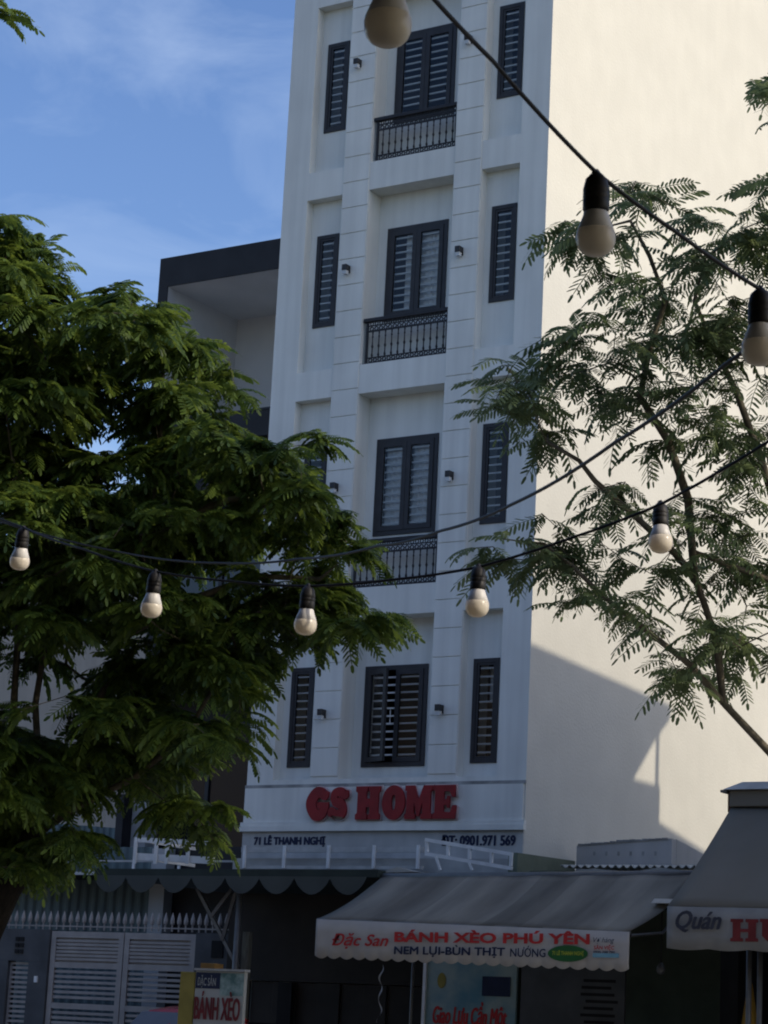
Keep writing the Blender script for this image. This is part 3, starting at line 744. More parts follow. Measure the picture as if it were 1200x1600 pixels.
e0, e1 = at(885, 1353, -.2), at(1092, 1350, -.2)
cg = MB(); n = 22*6; prev = None
for i in range(n+1):
    xx = e0.x-.1+(e1.x+.5-e0.x+.1)*i/n; dz = .022*math.sin(2*math.pi*i/6)
    cur = (xx, dz)
    if prev: cg.face((prev[0], -.2, e0.z+prev[1]+.0), (xx, -.2, e0.z+dz), (xx, 1.3, e0.z+.1+dz), (prev[0], 1.3, e0.z+.1+prev[1]))
    prev = cur
ro = cg.build('corrugated_roof', MT['corrw'], hu, smooth=True, fix=False, weld=True); md = ro.modifiers.new('thick', 'SOLIDIFY'); md.thickness = .012
MB().box(.17, 4.62, -.1, 0, .13, e0.z-.06).build('front_wall', MT['greenw'], hu)
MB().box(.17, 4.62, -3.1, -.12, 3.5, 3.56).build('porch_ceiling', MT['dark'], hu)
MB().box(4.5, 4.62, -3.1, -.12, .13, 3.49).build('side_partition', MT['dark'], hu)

# ------------------------------------------------------------------ awnings
def awning(root, A, B, C, D, m, sag=.06, nx=28, ny=10):
    """A,B rear corners, C,D front corners"""
    mb = MB(); P = []
    for j in range(ny+1):
        t = j/ny; row = []
        for i in range(nx+1):
            s = i/nx; p = A.lerp(B, s).lerp(C.lerp(D, s), t)
            p = p+V((0, 0, -sag*math.sin(math.pi*t)*(.75+.25*math.cos(s*math.pi*8))+.006*math.sin(s*40+t*5)))
            row.append(p)
        P.append(row)
    for j in range(ny):
        for i in range(nx): mb.face(P[j][i], P[j][i+1], P[j+1][i+1], P[j+1][i])
    o = mb.build('fabric', m, root, smooth=True, fix=False, weld=True); md = o.modifiers.new('thick', 'SOLIDIFY'); md.thickness = .006; return o
def valance(root, C, D, h0, h1, m, waves, depth, tilt=.0):
    mb = MB(); n = waves*6; xd = (D-C).normalized(); prev = None
    for i in range(n+1):
        s = i/n; top = C.lerp(D, s); hh = h0+(h1-h0)*s
        wob = .008*math.sin(s*23)+.006*math.sin(s*51+1)
        z2 = hh-depth*(1-abs(math.sin(math.pi*s*waves)))
        rows = [top+V((0, -.004+wob*k, -z2*k)) for k in (0, .33, .66, 1)]
        if prev:
            for k in range(3): mb.face(prev[k], rows[k], rows[k+1], prev[k+1])
        prev = rows
    o = mb.build('valance', m, root, smooth=True, fix=False, weld=True); md = o.modifiers.new('thick', 'SOLIDIFY'); md.thickness = .004; return o
# centre awning
A, B = at(597, 1371, -3.45), at(1097, 1367, -3.45); Cc, Dd = at(495, 1436, -5.0), at(984, 1456, -5.0)
aw = thing('shop_awning', 'grey shop awning lettered BÁNH XÈO PHÚ YÊN on its white valance', 'awning', ((Cc.x+Dd.x)/2, -4.2, 2.4))
awning(aw, A, B, Cc, Dd, MT['awn'])
hL = Cc.z-at(490, 1497, -5.0).z; hR = Dd.z-at(982, 1519, -5.0).z
valance(aw, Cc, Dd, hL, hR, MT['val'], 23, .035)
MB().tube([Cc+V((0, .015, -.01)), Dd+V((0, .015, -.01))], .022, 8).build('front_bar', MT['steel'], aw, smooth=True)
MB().tube([A+V((0, .05, .0)), B+V((0, .05, .0))], .06, 10).build('roller', MT['steel'], aw, smooth=True)
for (p, q) in ((A, Cc), (B, Dd)):
    el = p.lerp(q, .55)+V((0, 0, -.32)); MB().tube([p+V((0, .03, -.12)), el, q+V((0, .03, -.04))], .02, 6).build('arm', MT['steel'], aw)
cap = MB(); 
for (ua, ub, h) in ((592, 650, .07), (880, 975, .05), (975, 1085, .06)):
    pa, pb = at(ua, 1364, -3.3), at(ub, 1362, -3.3); pm = (pa+pb)/2+V((0, .0, h))
    cap.face(pa, pb, pm); cap.face(pa+V((0, .3, 0)), pm, pb+V((0, .3, 0))); cap.face(pa, pm, pa+V((0, .3, 0))); cap.face(pb, pb+V((0, .3, 0)), pm)
cap.build('rain_cover', MT['board'], aw, fix=False)
xd = (at(922, 1476, -5.03)-at(616, 1472, -5.03)).normalized(); zd = V((0, 0, 1)); NY = -5.03
def vtext(nm, body, m, u0, v0, u1, v1, y=NY, parent=aw, xd=xd, **k):
    a = at(u0, v0, y); b = at(u1, v1, y); zz = b.z
    w = (b.x-a.x)/xd.x; h = b.z-(a.z+xd.z*w)
    return text(nm, body, m, parent, a, w, h, xdir=xd, **k)
vtext('lettering', 'Đặc San', MT['redtext'], 519, 1482, 607, 1459, fat=.006, shear=.3)
vtext('lettering', 'BÁNH XÈO PHÚ YÊN', MT['redtext'], 616, 1472, 922, 1455, bold=.04)
vtext('lettering', 'NEM LỤI-BÙN THỊT', MT['navy'], 616, 1494, 789, 1478, fat=.006)
vtext('lettering', 'NƯỚNG', MT['navy'], 797, 1495, 853, 1478, bold=.015)
ov = MB(); oc = at(887, 1490, NY-.004); ovw = (at(919, 1490, NY).x-at(856, 1490, NY).x)/2
ov.face(*[oc+xd*(ovw*math.cos(t*math.pi/14))+zd*(.095*math.sin(t*math.pi/14)) for t in range(28)])
ov.build('oval_print', MT['oval'], aw, fix=False)
vtext('lettering', '71 LÊ THANH NGHỊ', MT['lime'], 863, 1494, 912, 1485, y=NY-.008, bold=.02)
vtext('lettering', 'Vợ hàng', MT['navy'], 927, 1475, 960, 1465, bold=.0, shear=.3)
vtext('lettering', 'SÂN VIỆC', MT['redtext'], 928, 1485, 960, 1476, bold=.02)
pb_ = at(926, 1496, NY); MB().face(pb_, pb_+xd*.34, pb_+xd*.34+zd*.05, pb_+zd*.05).build('blue_strip_print', MT['sky'], aw, fix=False)
vtext('lettering', '0935 788 780', MT['navy'], 927, 1489, 961, 1486, bold=.02)

# right awning
A2, B2 = at(1143, 1262, -3.6), at(1143, 1262, -3.6)+V((4.6, 0, 0)); C2 = at(1043, 1416, -5.1); D2 = C2+V((4.6, 0, -.03))
aq = thing('slate_awning', 'large slate grey awning lettered Quán on its dusty valance at the right', 'awning', ((C2.x+D2.x)/2, -4.4, 2.7))
awning(aq, A2, B2, C2, D2, MT['awn2'], sag=.05)
h2 = C2.z-at(1048, 1484, -5.1).z
valance(aq, C2, D2, h2, h2-.02, MT['val2'], 9, .02)
rb0 = at(1145, 1262, -3.55); rt0 = at(1147, 1222, -3.55)
MB().hexa([(rb0.x, -3.66, rb0.z), (rb0.x+4.6, -3.66, rb0.z), (rb0.x+4.6, -3.42, rb0.z), (rb0.x, -3.42, rb0.z), (rb0.x, -3.66, rb0.z+.2), (rb0.x+4.6, -3.66, rb0.z+.2), (rb0.x+4.6, -3.42, rb0.z+.2), (rb0.x, -3.42, rb0.z+.2)]).build('roller_box', MT['awn2'], aq, bevel=.01)
MB().hexa([(rb0.x-.06, -3.72, rb0.z+.202), (rb0.x+4.7, -3.72, rb0.z+.202), (rb0.x+4.7, -3.38, rb0.z+.202), (rb0.x-.06, -3.38, rb0.z+.202), (rb0.x+.12, -3.55, rt0.z), (rb0.x+4.6, -3.55, rt0.z), (rb0.x+4.6, -3.38, rt0.z), (rb0.x+.12, -3.38, rt0.z)]).build('hood', MT['offw'], aq)
MB().box(rb0.x-.1, rb0.x-.02, -3.7, -3.45, rb0.z+.17, rb0.z+.2).build('bracket', MT['steel'], aq)
MB().box(rb0.x-.035, rb0.x-.003, -3.62, -3.46, rb0.z-.06, rb0.z+.18).build('end_cap', MT['tile'], aq)
MB().tube([C2+V((0, .02, -.01)), D2+V((0, .02, -.01))], .022, 8).build('front_bar', MT['steel'], aq, smooth=True)
NX = V((1, 0, 0))
def qtext(body, m, u0, v0, u1, v1, **k):
    a = at(u0, v0, -5.135); b = at(u1, v1, -5.135); text('lettering', body, m, aq, a, b.x-a.x, b.z-a.z, **k)
qtext('Quán', MT['fadednavy'], 1056, 1456, 1127, 1424, fat=.009, shear=.35)
for u0 in (1141, 1187):
    pa = at(u0, 1470, -5.135); pc = at(u0+44, 1437, -5.135); w = pc.x-pa.x; h = pc.z-pa.z+.01
    shp = [[(0, 0), (46, 0), (46, 14), (36, 16), (36, 42), (64, 42), (64, 16), (54, 14), (54, 0), (100, 0), (100, 14), (92, 16), (92, 84), (100, 86), (100, 100), (54, 100), (54, 86), (64, 84), (64, 56), (36, 56), (36, 84), (46, 86), (46, 100), (0, 100), (0, 86), (8, 84), (8, 16), (0, 14)]] if u0 == 1141 else \
        [[(0, 100), (46, 100), (46, 86), (36, 84), (36, 28), (50, 16), (64, 28), (64, 84), (54, 86), (54, 100), (100, 100), (100, 86), (92, 84), (92, 24), (72, 0), (28, 0), (8, 24), (8, 84), (0, 86)]]
    me = poly_mesh([[((x-50)/100*w, (y-50)/100*h) for x, y in o] for o in shp], .001); me.transform(Matrix.Rotation(R(90), 4, 'X'))
    link('lettering', me, aq, (pa+pc)/2, MT['fadedred'])
for u in (1170, 1187): 
    p = at(u, 1540, -4.6); MB().tube([(p.x, -4.6, .13), (p.x, -4.6, C2.z+.05)], .035, 8).build('post', MT['steel'], aq, smooth=True)
# shop block behind the right awning
sb = thing('corner_shop', 'dark low shop building behind the slate awning', 'building', (7.2, 0, 0))
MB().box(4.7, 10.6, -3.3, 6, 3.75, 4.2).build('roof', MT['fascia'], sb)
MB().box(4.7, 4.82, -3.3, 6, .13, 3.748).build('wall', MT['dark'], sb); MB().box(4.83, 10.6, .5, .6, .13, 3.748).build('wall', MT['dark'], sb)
w_ = at(1040, 1408, -4.2)
tag(MB().hexa([V((w_.x-.14, -4.3, w_.z-.03)), V((w_.x+.12, -4.3, w_.z-.03)), V((w_.x+.12, -4.1, w_.z-.03)), V((w_.x-.14, -4.1, w_.z-.03)), V((w_.x-.1, -4.3, w_.z+.02)), V((w_.x+.14, -4.3, w_.z+.02)), V((w_.x+.14, -4.1, w_.z+.02)), V((w_.x-.1, -4.1, w_.z+.02))]).build('bracket_plate', MT['white']), 'small pale bracket plate between the two awnings', 'bracket')
# folded amber parasol under the right awning
p = at(1172, 1545, -4.2)
pr = thing('folded_parasol', 'folded amber parasol hanging under the slate awning', 'parasol', (p.x, -4.2, .13))
MB().tube([(p.x, -4.2, .2), (p.x, -4.2, p.z+.08)], .016, 8).build('pole', MT['steel'], pr)
for k in range(6):
    a = k*math.pi/3+.3; d = V((math.cos(a), math.sin(a), 0)); s_ = V((-d.y, d.x, 0)); top = V((p.x, -4.2, p.z+.06))
    b0 = top+d*.16+V((0, 0, -1.1))
    mb = MB(); mb.face(top+d*.02, b0+s_*.07, b0+d*.02); mb.face(top+d*.02, b0+d*.02, b0-s_*.07)
    o = mb.build('flap', MT['yellowc'], pr, fix=False); md = o.modifiers.new('thick', 'SOLIDIFY'); md.thickness = .006
MB().lathe((p.x, -4.2, .13), [(.22, 0), (.22, .06), (.05, .1), (.03, .2)], 16).build('base', MT['kerb'], pr)

# ------------------------------------------------------------------ things under the awnings
YP = -3.0
p0 = at(664, 1600, YP); p1 = at(808, 1500, YP)
po = thing('shop_poster', 'teal poster panel with red script under the centre awning', 'poster', ((p0.x+p1.x)/2, YP, .6))
MB().box(p0.x, p1.x, YP, YP+.05, .6, p1.z+.15).build('panel', MT['poster'], po)
MB().box(p0.x-.045, p0.x-.002, YP-.03, YP+.06, .13, p1.z+.2).build('edge_post', MT['white'], po)
def ptext(body, m, u0, v0, u1, v1, y, parent, **k):
    a = at(u0, v0, y); b = at(u1, v1, y); return text('lettering', body, m, parent, a, b.x-a.x, b.z-a.z, **k)
ptext('Giao Lưu Cần Một', MT['redtext'], 676, 1606, 792, 1568, YP-.004, po, fat=.008, shear=.2)
e = at(690, 1532, YP-.006); MB().face(*[e+V((.065*math.cos(t*math.pi/10), 0, .10*math.sin(t*math.pi/10))) for t in range(20)]).build('emblem', MT['yellow'], po, fix=False)
b0 = at(753, 1556, YP-.006); b1 = at(798, 1527, YP-.006); MB().box(b0.x, b1.x, YP-.012, YP-.004, b0.z, b1.z).build('dark_plate_print', MT['navy'], po)
ml0 = at(905, 1600, -3.02); ml1 = at(972, 1530, -3.02)
mn = thing('menu_board', 'dim menu board with rows of small dark lines at the right of the poster', 'board', ((ml0.x+ml1.x)/2, -3, 1.0))
MB().box(at(812, 1600, -3).x, ml1.x+.03, -3.0, -2.96, 1.0, ml1.z+.2).build('panel', MT['wallg'], mn)
r3 = random.Random(9)
for i in range(7):
    z = ml1.z-.03-i*.085; MB().box(ml0.x+r3.random()*.08, ml1.x-.05-r3.random()*.12, -3.006, -3.001, z-.018, z+.018).build('text_line', MT['dark'], mn)
# curled white ribbon
p = at(596, 1500, -3.6); rb_ = MB(); prev = None
for i in range(60):
    t = i/59; a = t*17; cur = [p+V((.03*math.sin(a)*(.6+.4*math.sin(t*9)), .03*math.cos(a), -.05-t*.75)), p+V((.03*math.sin(a)+.028*math.sin(t*7)**2, .03*math.cos(a), -.05-t*.75))]
    if prev: rb_.face(prev[0], prev[1], cur[1], cur[0])
    prev = cur
o = rb_.build('curled_ribbon', MT['housew'], fix=False); tag(o, 'curled white ribbon hanging under the centre awning', 'ribbon')
for u in (645, ):
    p = at(u, 1520, -3.5); tag(MB().tube([(p.x, -3.5, .13), (p.x, -3.5, 3.3)], .02, 8).build('awning_post', MT['steel'], smooth=True), 'thin steel post between the ribbon and the teal poster', 'post')
p = at(1033, 1500, -3.9)
hb = thing('hanging_bulb', 'dim grey bulb hanging in the dark between the two awnings', 'bulb', (p.x, -3.9, p.z-.2))
MB().lathe((p.x, -3.9, p.z-.17), [(.001, 0), (.04, .012), (.055, .05), (.045, .09), (.02, .14)], 14).build('glass', MT['steel'], hb, smooth=True)
MB().tube([(p.x, -3.9, p.z-.03), (p.x, -3.9, 3.45)], .008, 6).build('cord', MT['wire'], hb)

# sign board on the pavement
YS = -5.6
s0 = at(298, 1600, YS); s1 = at(383, 1519, YS)
sn = thing('sign_board', 'upright white sign board lettered BÁNH XÈO beside a mustard panel', 'sign', ((s0.x+s1.x)/2, YS, .13))
SB = s0.x+.03
MB().box(SB, s1.x, YS, YS+.06, .7, s1.z).build('panel', MT['board'], sn, bevel=.004)
MB().box(SB-.01, s1.x+.02, YS-.03, YS+.08, s1.z+.002, s1.z+.03).build('top_edge', MT['offw'], sn)
sp = at(384, 1540, YS); nv0 = at(303, 1545, YS); nv1 = at(345, 1522, YS)
MB().box(SB+.01, nv1.x, YS-.005, YS-.001, nv0.z+.01, s1.z-.02).build('navy_print', MT['navy'], sn)
MB().box(nv1.x+.002, s1.x-.01, YS-.005, YS-.001, nv0.z-.07, s1.z-.02).build('leaf_print', MT['leafprint'], sn)
ptext('ĐẶC SẢN', MT['board'], 308, 1543, 338, 1524, YS-.008, sn, bold=.01)
ptext('BÁNH XÈO', MT['fadedred'], 303, 1592, 376, 1551, YS-.009, sn, fat=.008)
pz = at(312, 1600, YS-.01); MB().box(SB+.02, s1.x-.02, YS-.006, YS-.002, .9, s0.z-.01).build('food_print', MT['leafprint'], sn)
m0 = at(283, 1560, YS+.05)
MB().box(m0.x, SB-.012, YS+.0, YS+.08, .13, at(285, 1518, YS).z).build('mustard_panel', MT['yellow'], sn, bevel=.006)
cb = at(325, 1512, YS+.5); 
ys2 = YS+.9; cb = at(325, 1519, ys2)
tag(MB().box(cb.x-.13, cb.x+.1, ys2, ys2+.2, s1.z-.1, at(325, 1505, ys2).z).build('cardboard_box', MT['card'], bevel=.004), 'small brown cardboard box behind the sign board top', 'box')

# parked red car, nose to the street in front of the gate
c_ = at(172, 1567, -5.4); roofz = c_.z
cx0 = at(70, 1600, -6.6).x-.1; cx1 = cx0+1.78; yf = -6.6
car = thing('parked_car', 'red car with grey windscreen parked before the slatted gate', 'car', ((cx0+cx1)/2, yf+2, .13))
def carsec(y, zlo, zhi, win, wsh, r):      # cross section half outline
    return None
cxm = (cx0+cx1)/2; W2 = .89
def loft(secs, nm, m, parent, smooth=True):
    mb = MB(); n = len(secs[0]); k0 = 0
    for s in secs: mb.v += [V(p) for p in s]
    for i in range(len(secs)-1):
        for j in range(n-1): mb.f.append([i*n+j, i*n+j+1, (i+1)*n+j+1, (i+1)*n+j])
    mb.f.append(list(range(n))[::-1]); mb.f.append([(len(secs)-1)*n+j for j in range(n)])
    return mb.build(nm, m, parent, smooth=False, bevel=0)
def hull(y, z0, z1, w0, w1, rr=.12):
    return [(cxm-w0, y, z0), (cxm-w0-.02, y, (z0+z1)/2), (cxm-w1, y, z1-rr*.5), (cxm-w1+rr, y, z1), (cxm, y, z1+.03), (cxm+w1-rr, y, z1), (cxm+w1, y, z1-rr*.5), (cxm+w0+.02, y, (z0+z1)/2), (cxm+w0, y, z0)]
body = loft([hull(yf, .35, .75, .75, .72), hull(yf+.15, .32, .92, .84, .8), hull(yf+1.1, .32, 1.05, .87, .85), hull(yf+3.6, .32, 1.1, .87, .85), hull(yf+4.1, .35, 1.0, .8, .78)], 'body', MT['carred'], car)
cab = loft([hull(yf+.95, 1.04, 1.08, .82, .80, .04), hull(yf+1.75, 1.0, roofz-.06, .84, .66, .16), hull(yf+2.2, 1.0, roofz, .84, .68, .16), hull(yf+2.7, 1.0, roofz-.22, .84, .66, .16), hull(yf+3.9, .98, 1.12, .8, .74, .05)], 'roof', MT['carred'], car)
MB().face((cxm-.74, yf+1.02, 1.13), (cxm+.74, yf+1.02, 1.13), (cxm+.58, yf+1.72, roofz-.08), (cxm-.58, yf+1.72, roofz-.08)).build('windscreen', MT['screen'], car, fix=False).location.y -= .03
for sx in (-1, 1):
    MB().face((cxm+sx*.875, yf+1.25, 1.1), (cxm+sx*.875, yf+3.5, 1.13), (cxm+sx*.72, yf+3.2, roofz-.16), (cxm+sx*.72, yf+1.85, roofz-.15)).build('side_window', MT['carglass'], car, fix=False)
    MB().box(cxm+sx*.62-.14, cxm+sx*.62+.14, yf-.02, yf+.05, .62, .76).build('headlight', MT['lampg'], car, bevel=.01)
    for yy in (yf+.85, yf+3.35):
        wl = MB().lathe((cxm+sx*.78-.1, yy, .45), [(.2, 0), (.31, .02), (.32, .1), (.31, .19), (.2, .2)], 20, axis=(1, 0, 0)).build('wheel', MT['tyre'], car)
        MB().lathe((cxm+sx*.78-.11, yy, .45), [(.05, 0), (.19, .01), (.19, .21), (.05, .22)], 16, axis=(1, 0, 0)).build('rim', MT['steel'], wl)

# ------------------------------------------------------------------ trees
def frond_mesh(seed, Ln=.5, n=9, lp=.14, pw=.0155):
    r = random.Random(seed); mb = MB(); pts = []
    bend = r.uniform(.25, .7); tw = r.uniform(-.12, .12)
    for i in range(n+2):
        t = i/(n+1); pts.append(V((Ln*t*(1-.12*t), tw*Ln*t*t, Ln*(.12*t-bend*t*t))))
    w = .006
    for i in range(0, n+1, 4):
        a, b = pts[i], pts[min(i+4, n+1)]; mb.face(a+V((0, w, 0)), a-V((0, w, 0)), b-V((0, w*.6, 0)), b+V((0, w*.6, 0)))
    for i in range(1, n+2):
        t = i/(n+1); p = pts[i]; d = (pts[i]-pts[i-1]).normalized()
        ll = lp*(.5+1.0*t-.9*t*t)*r.uniform(.85, 1.1); sw = .35+.45*t
        for s in (-1, 1):
            if i == n+1 and s == 1: continue
            dirv = (V((0, s, 0))+d*sw+V((0, 0, r.uniform(-.35, .05)))).normalized() if i <= n else d
            side = dirv.cross(V((0, 0, 1))).normalized(); nrm = side.cross(dirv)
            ww = pw*r.uniform(.85, 1.15)
            def q(t_, w_): return p+dirv*ll*t_+V((0, 0, -ll*.22*t_*t_))+side*w_
            mb.face(q(0, 0), q(.3, -ww), q(.82, -ww*.85), q(1, 0), q(.82, ww*.85), q(.3, ww))
    me = mb.mesh('leaf', V((0, 0, 0)))
    return me
FR_R = [frond_mesh(s, Ln=L_, n=n_, lp=lp_, pw=.0145) for s, L_, n_, lp_ in ((1, .46, 10, .14), (2, .54, 11, .15), (3, .38, 9, .13), (4, .5, 10, .145), (5, .58, 11, .15), (6, .3, 8, .11))]
FR_L = [frond_mesh(s+20, Ln=L_, n=n_, lp=lp_, pw=.0165) for s, L_, n_, lp_ in ((1, .40, 11, .125), (2, .46, 12, .135), (3, .32, 10, .11), (4, .42, 11, .125), (5, .50, 12, .135), (6, .26, 9, .095))]
FR = list(FR_R)

def tree(name, label, trunk, limbs, clumps, lm, per, keep_r, seed, tr_r, leafscale=1.0):
    r = random.Random(seed)
    root = thing(name, label, 'tree', trunk[0])
    P = [V(p) for p in trunk]; par = [i-1 for i in range(len(P))]
    lmin = {}
    for lb in limbs:
        start = min(range(len(P)), key=lambda i: (P[i]-V(lb[0])).length)
        k = start
        for li, p in enumerate(lb[0 if (P[start]-V(lb[0])).length > .05 else 1:]): P.append(V(p)); par.append(k); k = len(P)-1; lmin[k] = .034*(1-li/len(lb))+.009
    nT = len(trunk); top = P[nT-1]
    order = sorted(clumps, key=lambda c: (V(c[0])-top).length)
    tips = []
    for c, sp in order:
        c = V(c)
        best = min(range(1, len(P)), key=lambda i: (P[i]-c).length*(1.0 if (P[i]-top).length < (c-top).length+.15 else 2.0)+.05*(P[i]-top).length)
        a = P[best]; seg = max(1, int((c-a).length/.28)); k = best
        pd = (a-P[par[best]]).normalized() if par[best] >= 0 else V((0, 0, 1))
        for i in range(1, seg+1):
            t = i/seg; q = a.lerp(c, t)+pd*(.25*(c-a).length*t*(1-t))+V((r.uniform(-1, 1), r.uniform(-1, 1), r.uniform(-1, 1)))*.035*(1 if i < seg else 0)
            P.append(q); par.append(k); k = len(P)-1
        tips.append((k, c, sp))
    n = len(P); ch = [[] for _ in P]
    for i, p in enumerate(par):
        if p >= 0: ch[p].append(i)
    rad = [0.0]*n
    for i in range(n-1, -1, -1):
        rad[i] = max(.0048, sum(rad[c]**2.35 for c in ch[i])**(1/2.35)) if ch[i] else .0048
    for i in range(len(trunk)): rad[i] = max(rad[i], tr_r[i])
    for i, v_ in lmin.items(): rad[i] = max(rad[i], v_)
    tm = MB(); tm.tube(P[:nT], rad[:nT], 12); tm.build('trunk', MT['bark'], root, smooth=True)
    done = set(); twigs = MB(); stack = []
    for i in range(nT):
        for c in ch[i]:
            if c >= nT: stack.append((i, c))
    while stack:
        a, c = stack.pop(); chain = [a, c]; k = c
        while ch[k]:
            m_ = max(ch[k], key=lambda q: rad[q])
            for o_ in ch[k]:
                if o_ != m_: stack.append((k, o_))
            chain.append(m_); k = m_
        rr = [rad[q] for q in chain]; rr[0] = rr[1] if len(rr) > 1 else rr[0]
        if rr[0] > .02: MB().tube([P[q] for q in chain], rr, 7).build('branch', MT['bark'] if rr[0] > .09 else MT['twig'], root, smooth=True)
        else: twigs.tube([P[q] for q in chain], rr, 4, cap=False)
    if twigs.v: stuff(twigs.build('twigs', MT['twig'], root, fix=False))
    allf = []
    for k, c, sp in tips:
        d = (P[k]-P[par[k]]).normalized()
        if sp is not None and (c-sp).length > .08: e_ = c-sp; hd = math.atan2(e_.y, e_.x)
        else: hd = r.uniform(0, 6.283) if sp is not None else math.atan2(d.y, d.x)
        cnt = max(2, int(per*r.uniform(.7, 1.3)))
        for q in range(cnt):
            az = hd+r.gauss(0, .85); el = r.uniform(-.4, .35); back = r.random()*.28
            p = P[k]-d*back*(.8 if q else 0)
            s = leafscale*r.uniform(.72, 1.18)
            allf.append((p, Euler((r.gauss(0, .35), -el, az)), s, r.randrange(len(FR))))
    fv = []
    for f in allf:
        u, v, dd = px(f[0]); vis = 0 if -30 < u < 1230 and -30 < v < 1630 else 100
        fv.append(dd/f[2]+vis)
    idx = sorted(range(len(allf)), key=lambda i: fv[i])
    big = set(idx[:290]); mb_v = []; mb_f = []
    for i, (p, e, s, m_) in enumerate(allf):
        if i in big:
            o = bpy.data.objects.new('leaf', LEAFM[(lm, m_)]); COL.objects.link(o); o.parent = root
            o.location = p-WOFF[root]; o.rotation_euler = e; o.scale = (s, s, s)
        else:
            M_x = Matrix.LocRotScale(p, e, V((s, s, s))); k0 = len(mb_v)
            mb_v += [M_x @ v.co for v in FR[m_].vertices]; mb_f += [[k0+j for j in f.vertices] for f in FR[m_].polygons]
    if mb_v:
        me = bpy.data.meshes.new('foliage'); b0 = WOFF[root]; me.from_pydata([tuple(v-b0) for v in mb_v], [], mb_f); me.materials.append(MT[lm])
        o = link('foliage', me, root, b0); stuff(o)
    return root
LEAFM = {}
for lm in ('leaf', 'leafd'):
    for i, me in enumerate(FR_L if lm == 'leaf' else FR_R):
        c = me.copy(); c.materials.append(MT[lm]); LEAFM[(lm, i)] = c

def inpoly(u, v, poly):
    ins = False; j = len(poly)-1
    for i in range(len(poly)):
        (x1, y1), (x2, y2) = poly[i], poly[j]
        if (y1 > v) != (y2 > v) and u < (x2-x1)*(v-y1)/(y2-y1)+x1: ins = not ins
        j = i
    return ins
# left tree: its crown as a volume between 23.3 m and 27 m from the camera
LP_ = [(-520, 500), (-300, 250), (-60, 330), (20, 352), (85, 390), (95, 440), (60, 510), (120, 490), (190, 462), (250, 475), (310, 510), (335, 560), (345, 640), (400, 672), (470, 700), (490, 730), (500, 780), (535, 830), (520, 890), (560, 945), (595, 965), (540, 985), (450, 985), (410, 1030), (355, 1080), (335, 1140), (315, 1195), (300, 1220), (318, 1270), (285, 1285), (240, 1225), (190, 1230), (165, 1290), (120, 1330), (60, 1370), (0, 1400), (-200, 1250), (-420, 1000)]
GAPS = [(170, 640, 26), (165, 760, 24), (185, 690, 16), (30, 1090, 46), (95, 1060, 40), (8, 980, 26), (60, 1110, 36), (390, 865, 26), (440, 845, 22), (170, 1280, 30), (250, 1290, 30), (345, 900, 14)]
rr_ = random.Random(5); cl = []; sup = []
def badspot(u, v):
    if not inpoly(u, v, LP_): return True
    return any((u-a)**2+(v-b)**2 < c*c*1.2 for a, b, c in GAPS) and rr_.random() < .93
for (u, v) in ((440, 700), (478, 745), (495, 795), (525, 850), (470, 830), (415, 745), (375, 810), (300, 700), (335, 930), (470, 930), (550, 950), (260, 1000), (150, 1160), (270, 1120), (100, 1230), (40, 1340), (120, 1300), (70, 560), (40, 430), (200, 900), (90, 880), (420, 960), (250, 830), (20, 760)):
    sup.append(atd(u, v, 24.7+rr_.uniform(-.4, .6)))
tries = 0
while len(sup) < 205 and tries < 40000:
    tries += 1
    u = rr_.uniform(-520, 640); v = rr_.uniform(240, 1340)
    if badspot(u, v): continue
    if u < -60 and rr_.random() < .4: continue
    if 950 < v < 1170 and u < 130 and rr_.random() < .35: continue
    p = atd(u, v, 25.2+rr_.uniform(-1, 1)*1.75*(1-.4*((v-800)/560)**2))
    if any(math.hypot((p-q).x, (p-q).y) < .56 and abs(p.z-q.z) < .40 for q in sup): continue
    sup.append(p)
for p in sup:                                    # each spray is a shallow umbrella of leaf clusters
    rad = rr_.uniform(.38, .62); cl.append((p, p))
    for _ in range(8):
        a = rr_.uniform(0, 6.283); q = math.sqrt(rr_.random())
        c = p+V((rad*q*math.cos(a), rad*q*math.sin(a), .06-.26*q*q+rr_.uniform(-.05, .05)))
        u, v, _d = px(c)
        if badspot(u, v) : continue
        cl.append((c, p))
for (u, v) in ((630, 958), (600, 970), (575, 990), (505, 1015), (480, 1000), (560, 850), (585, 862), (520, 690), (500, 675), (545, 800), (380, 610), (370, 560), (345, 1312), (320, 1300), (362, 1255), (385, 1165), (388, 1115), (105, 400), (110, 430), (5, 340), (30, 335), (205, 445), (180, 455), (-30, -30), (5, -20), (-60, 10), (20, 20), (120, 620), (20, 600)):
    cl.append((atd(u-12, v, 24.6+rr_.uniform(-.5, .5)), None))
tb = atd(-70, 1840, 25.3); tb.z = .1
ltrunk = [tb, atd(-75, 1640, 25.3), atd(-48, 1500, 25.2), atd(5, 1385, 25.2), atd(62, 1300, 25.2)]
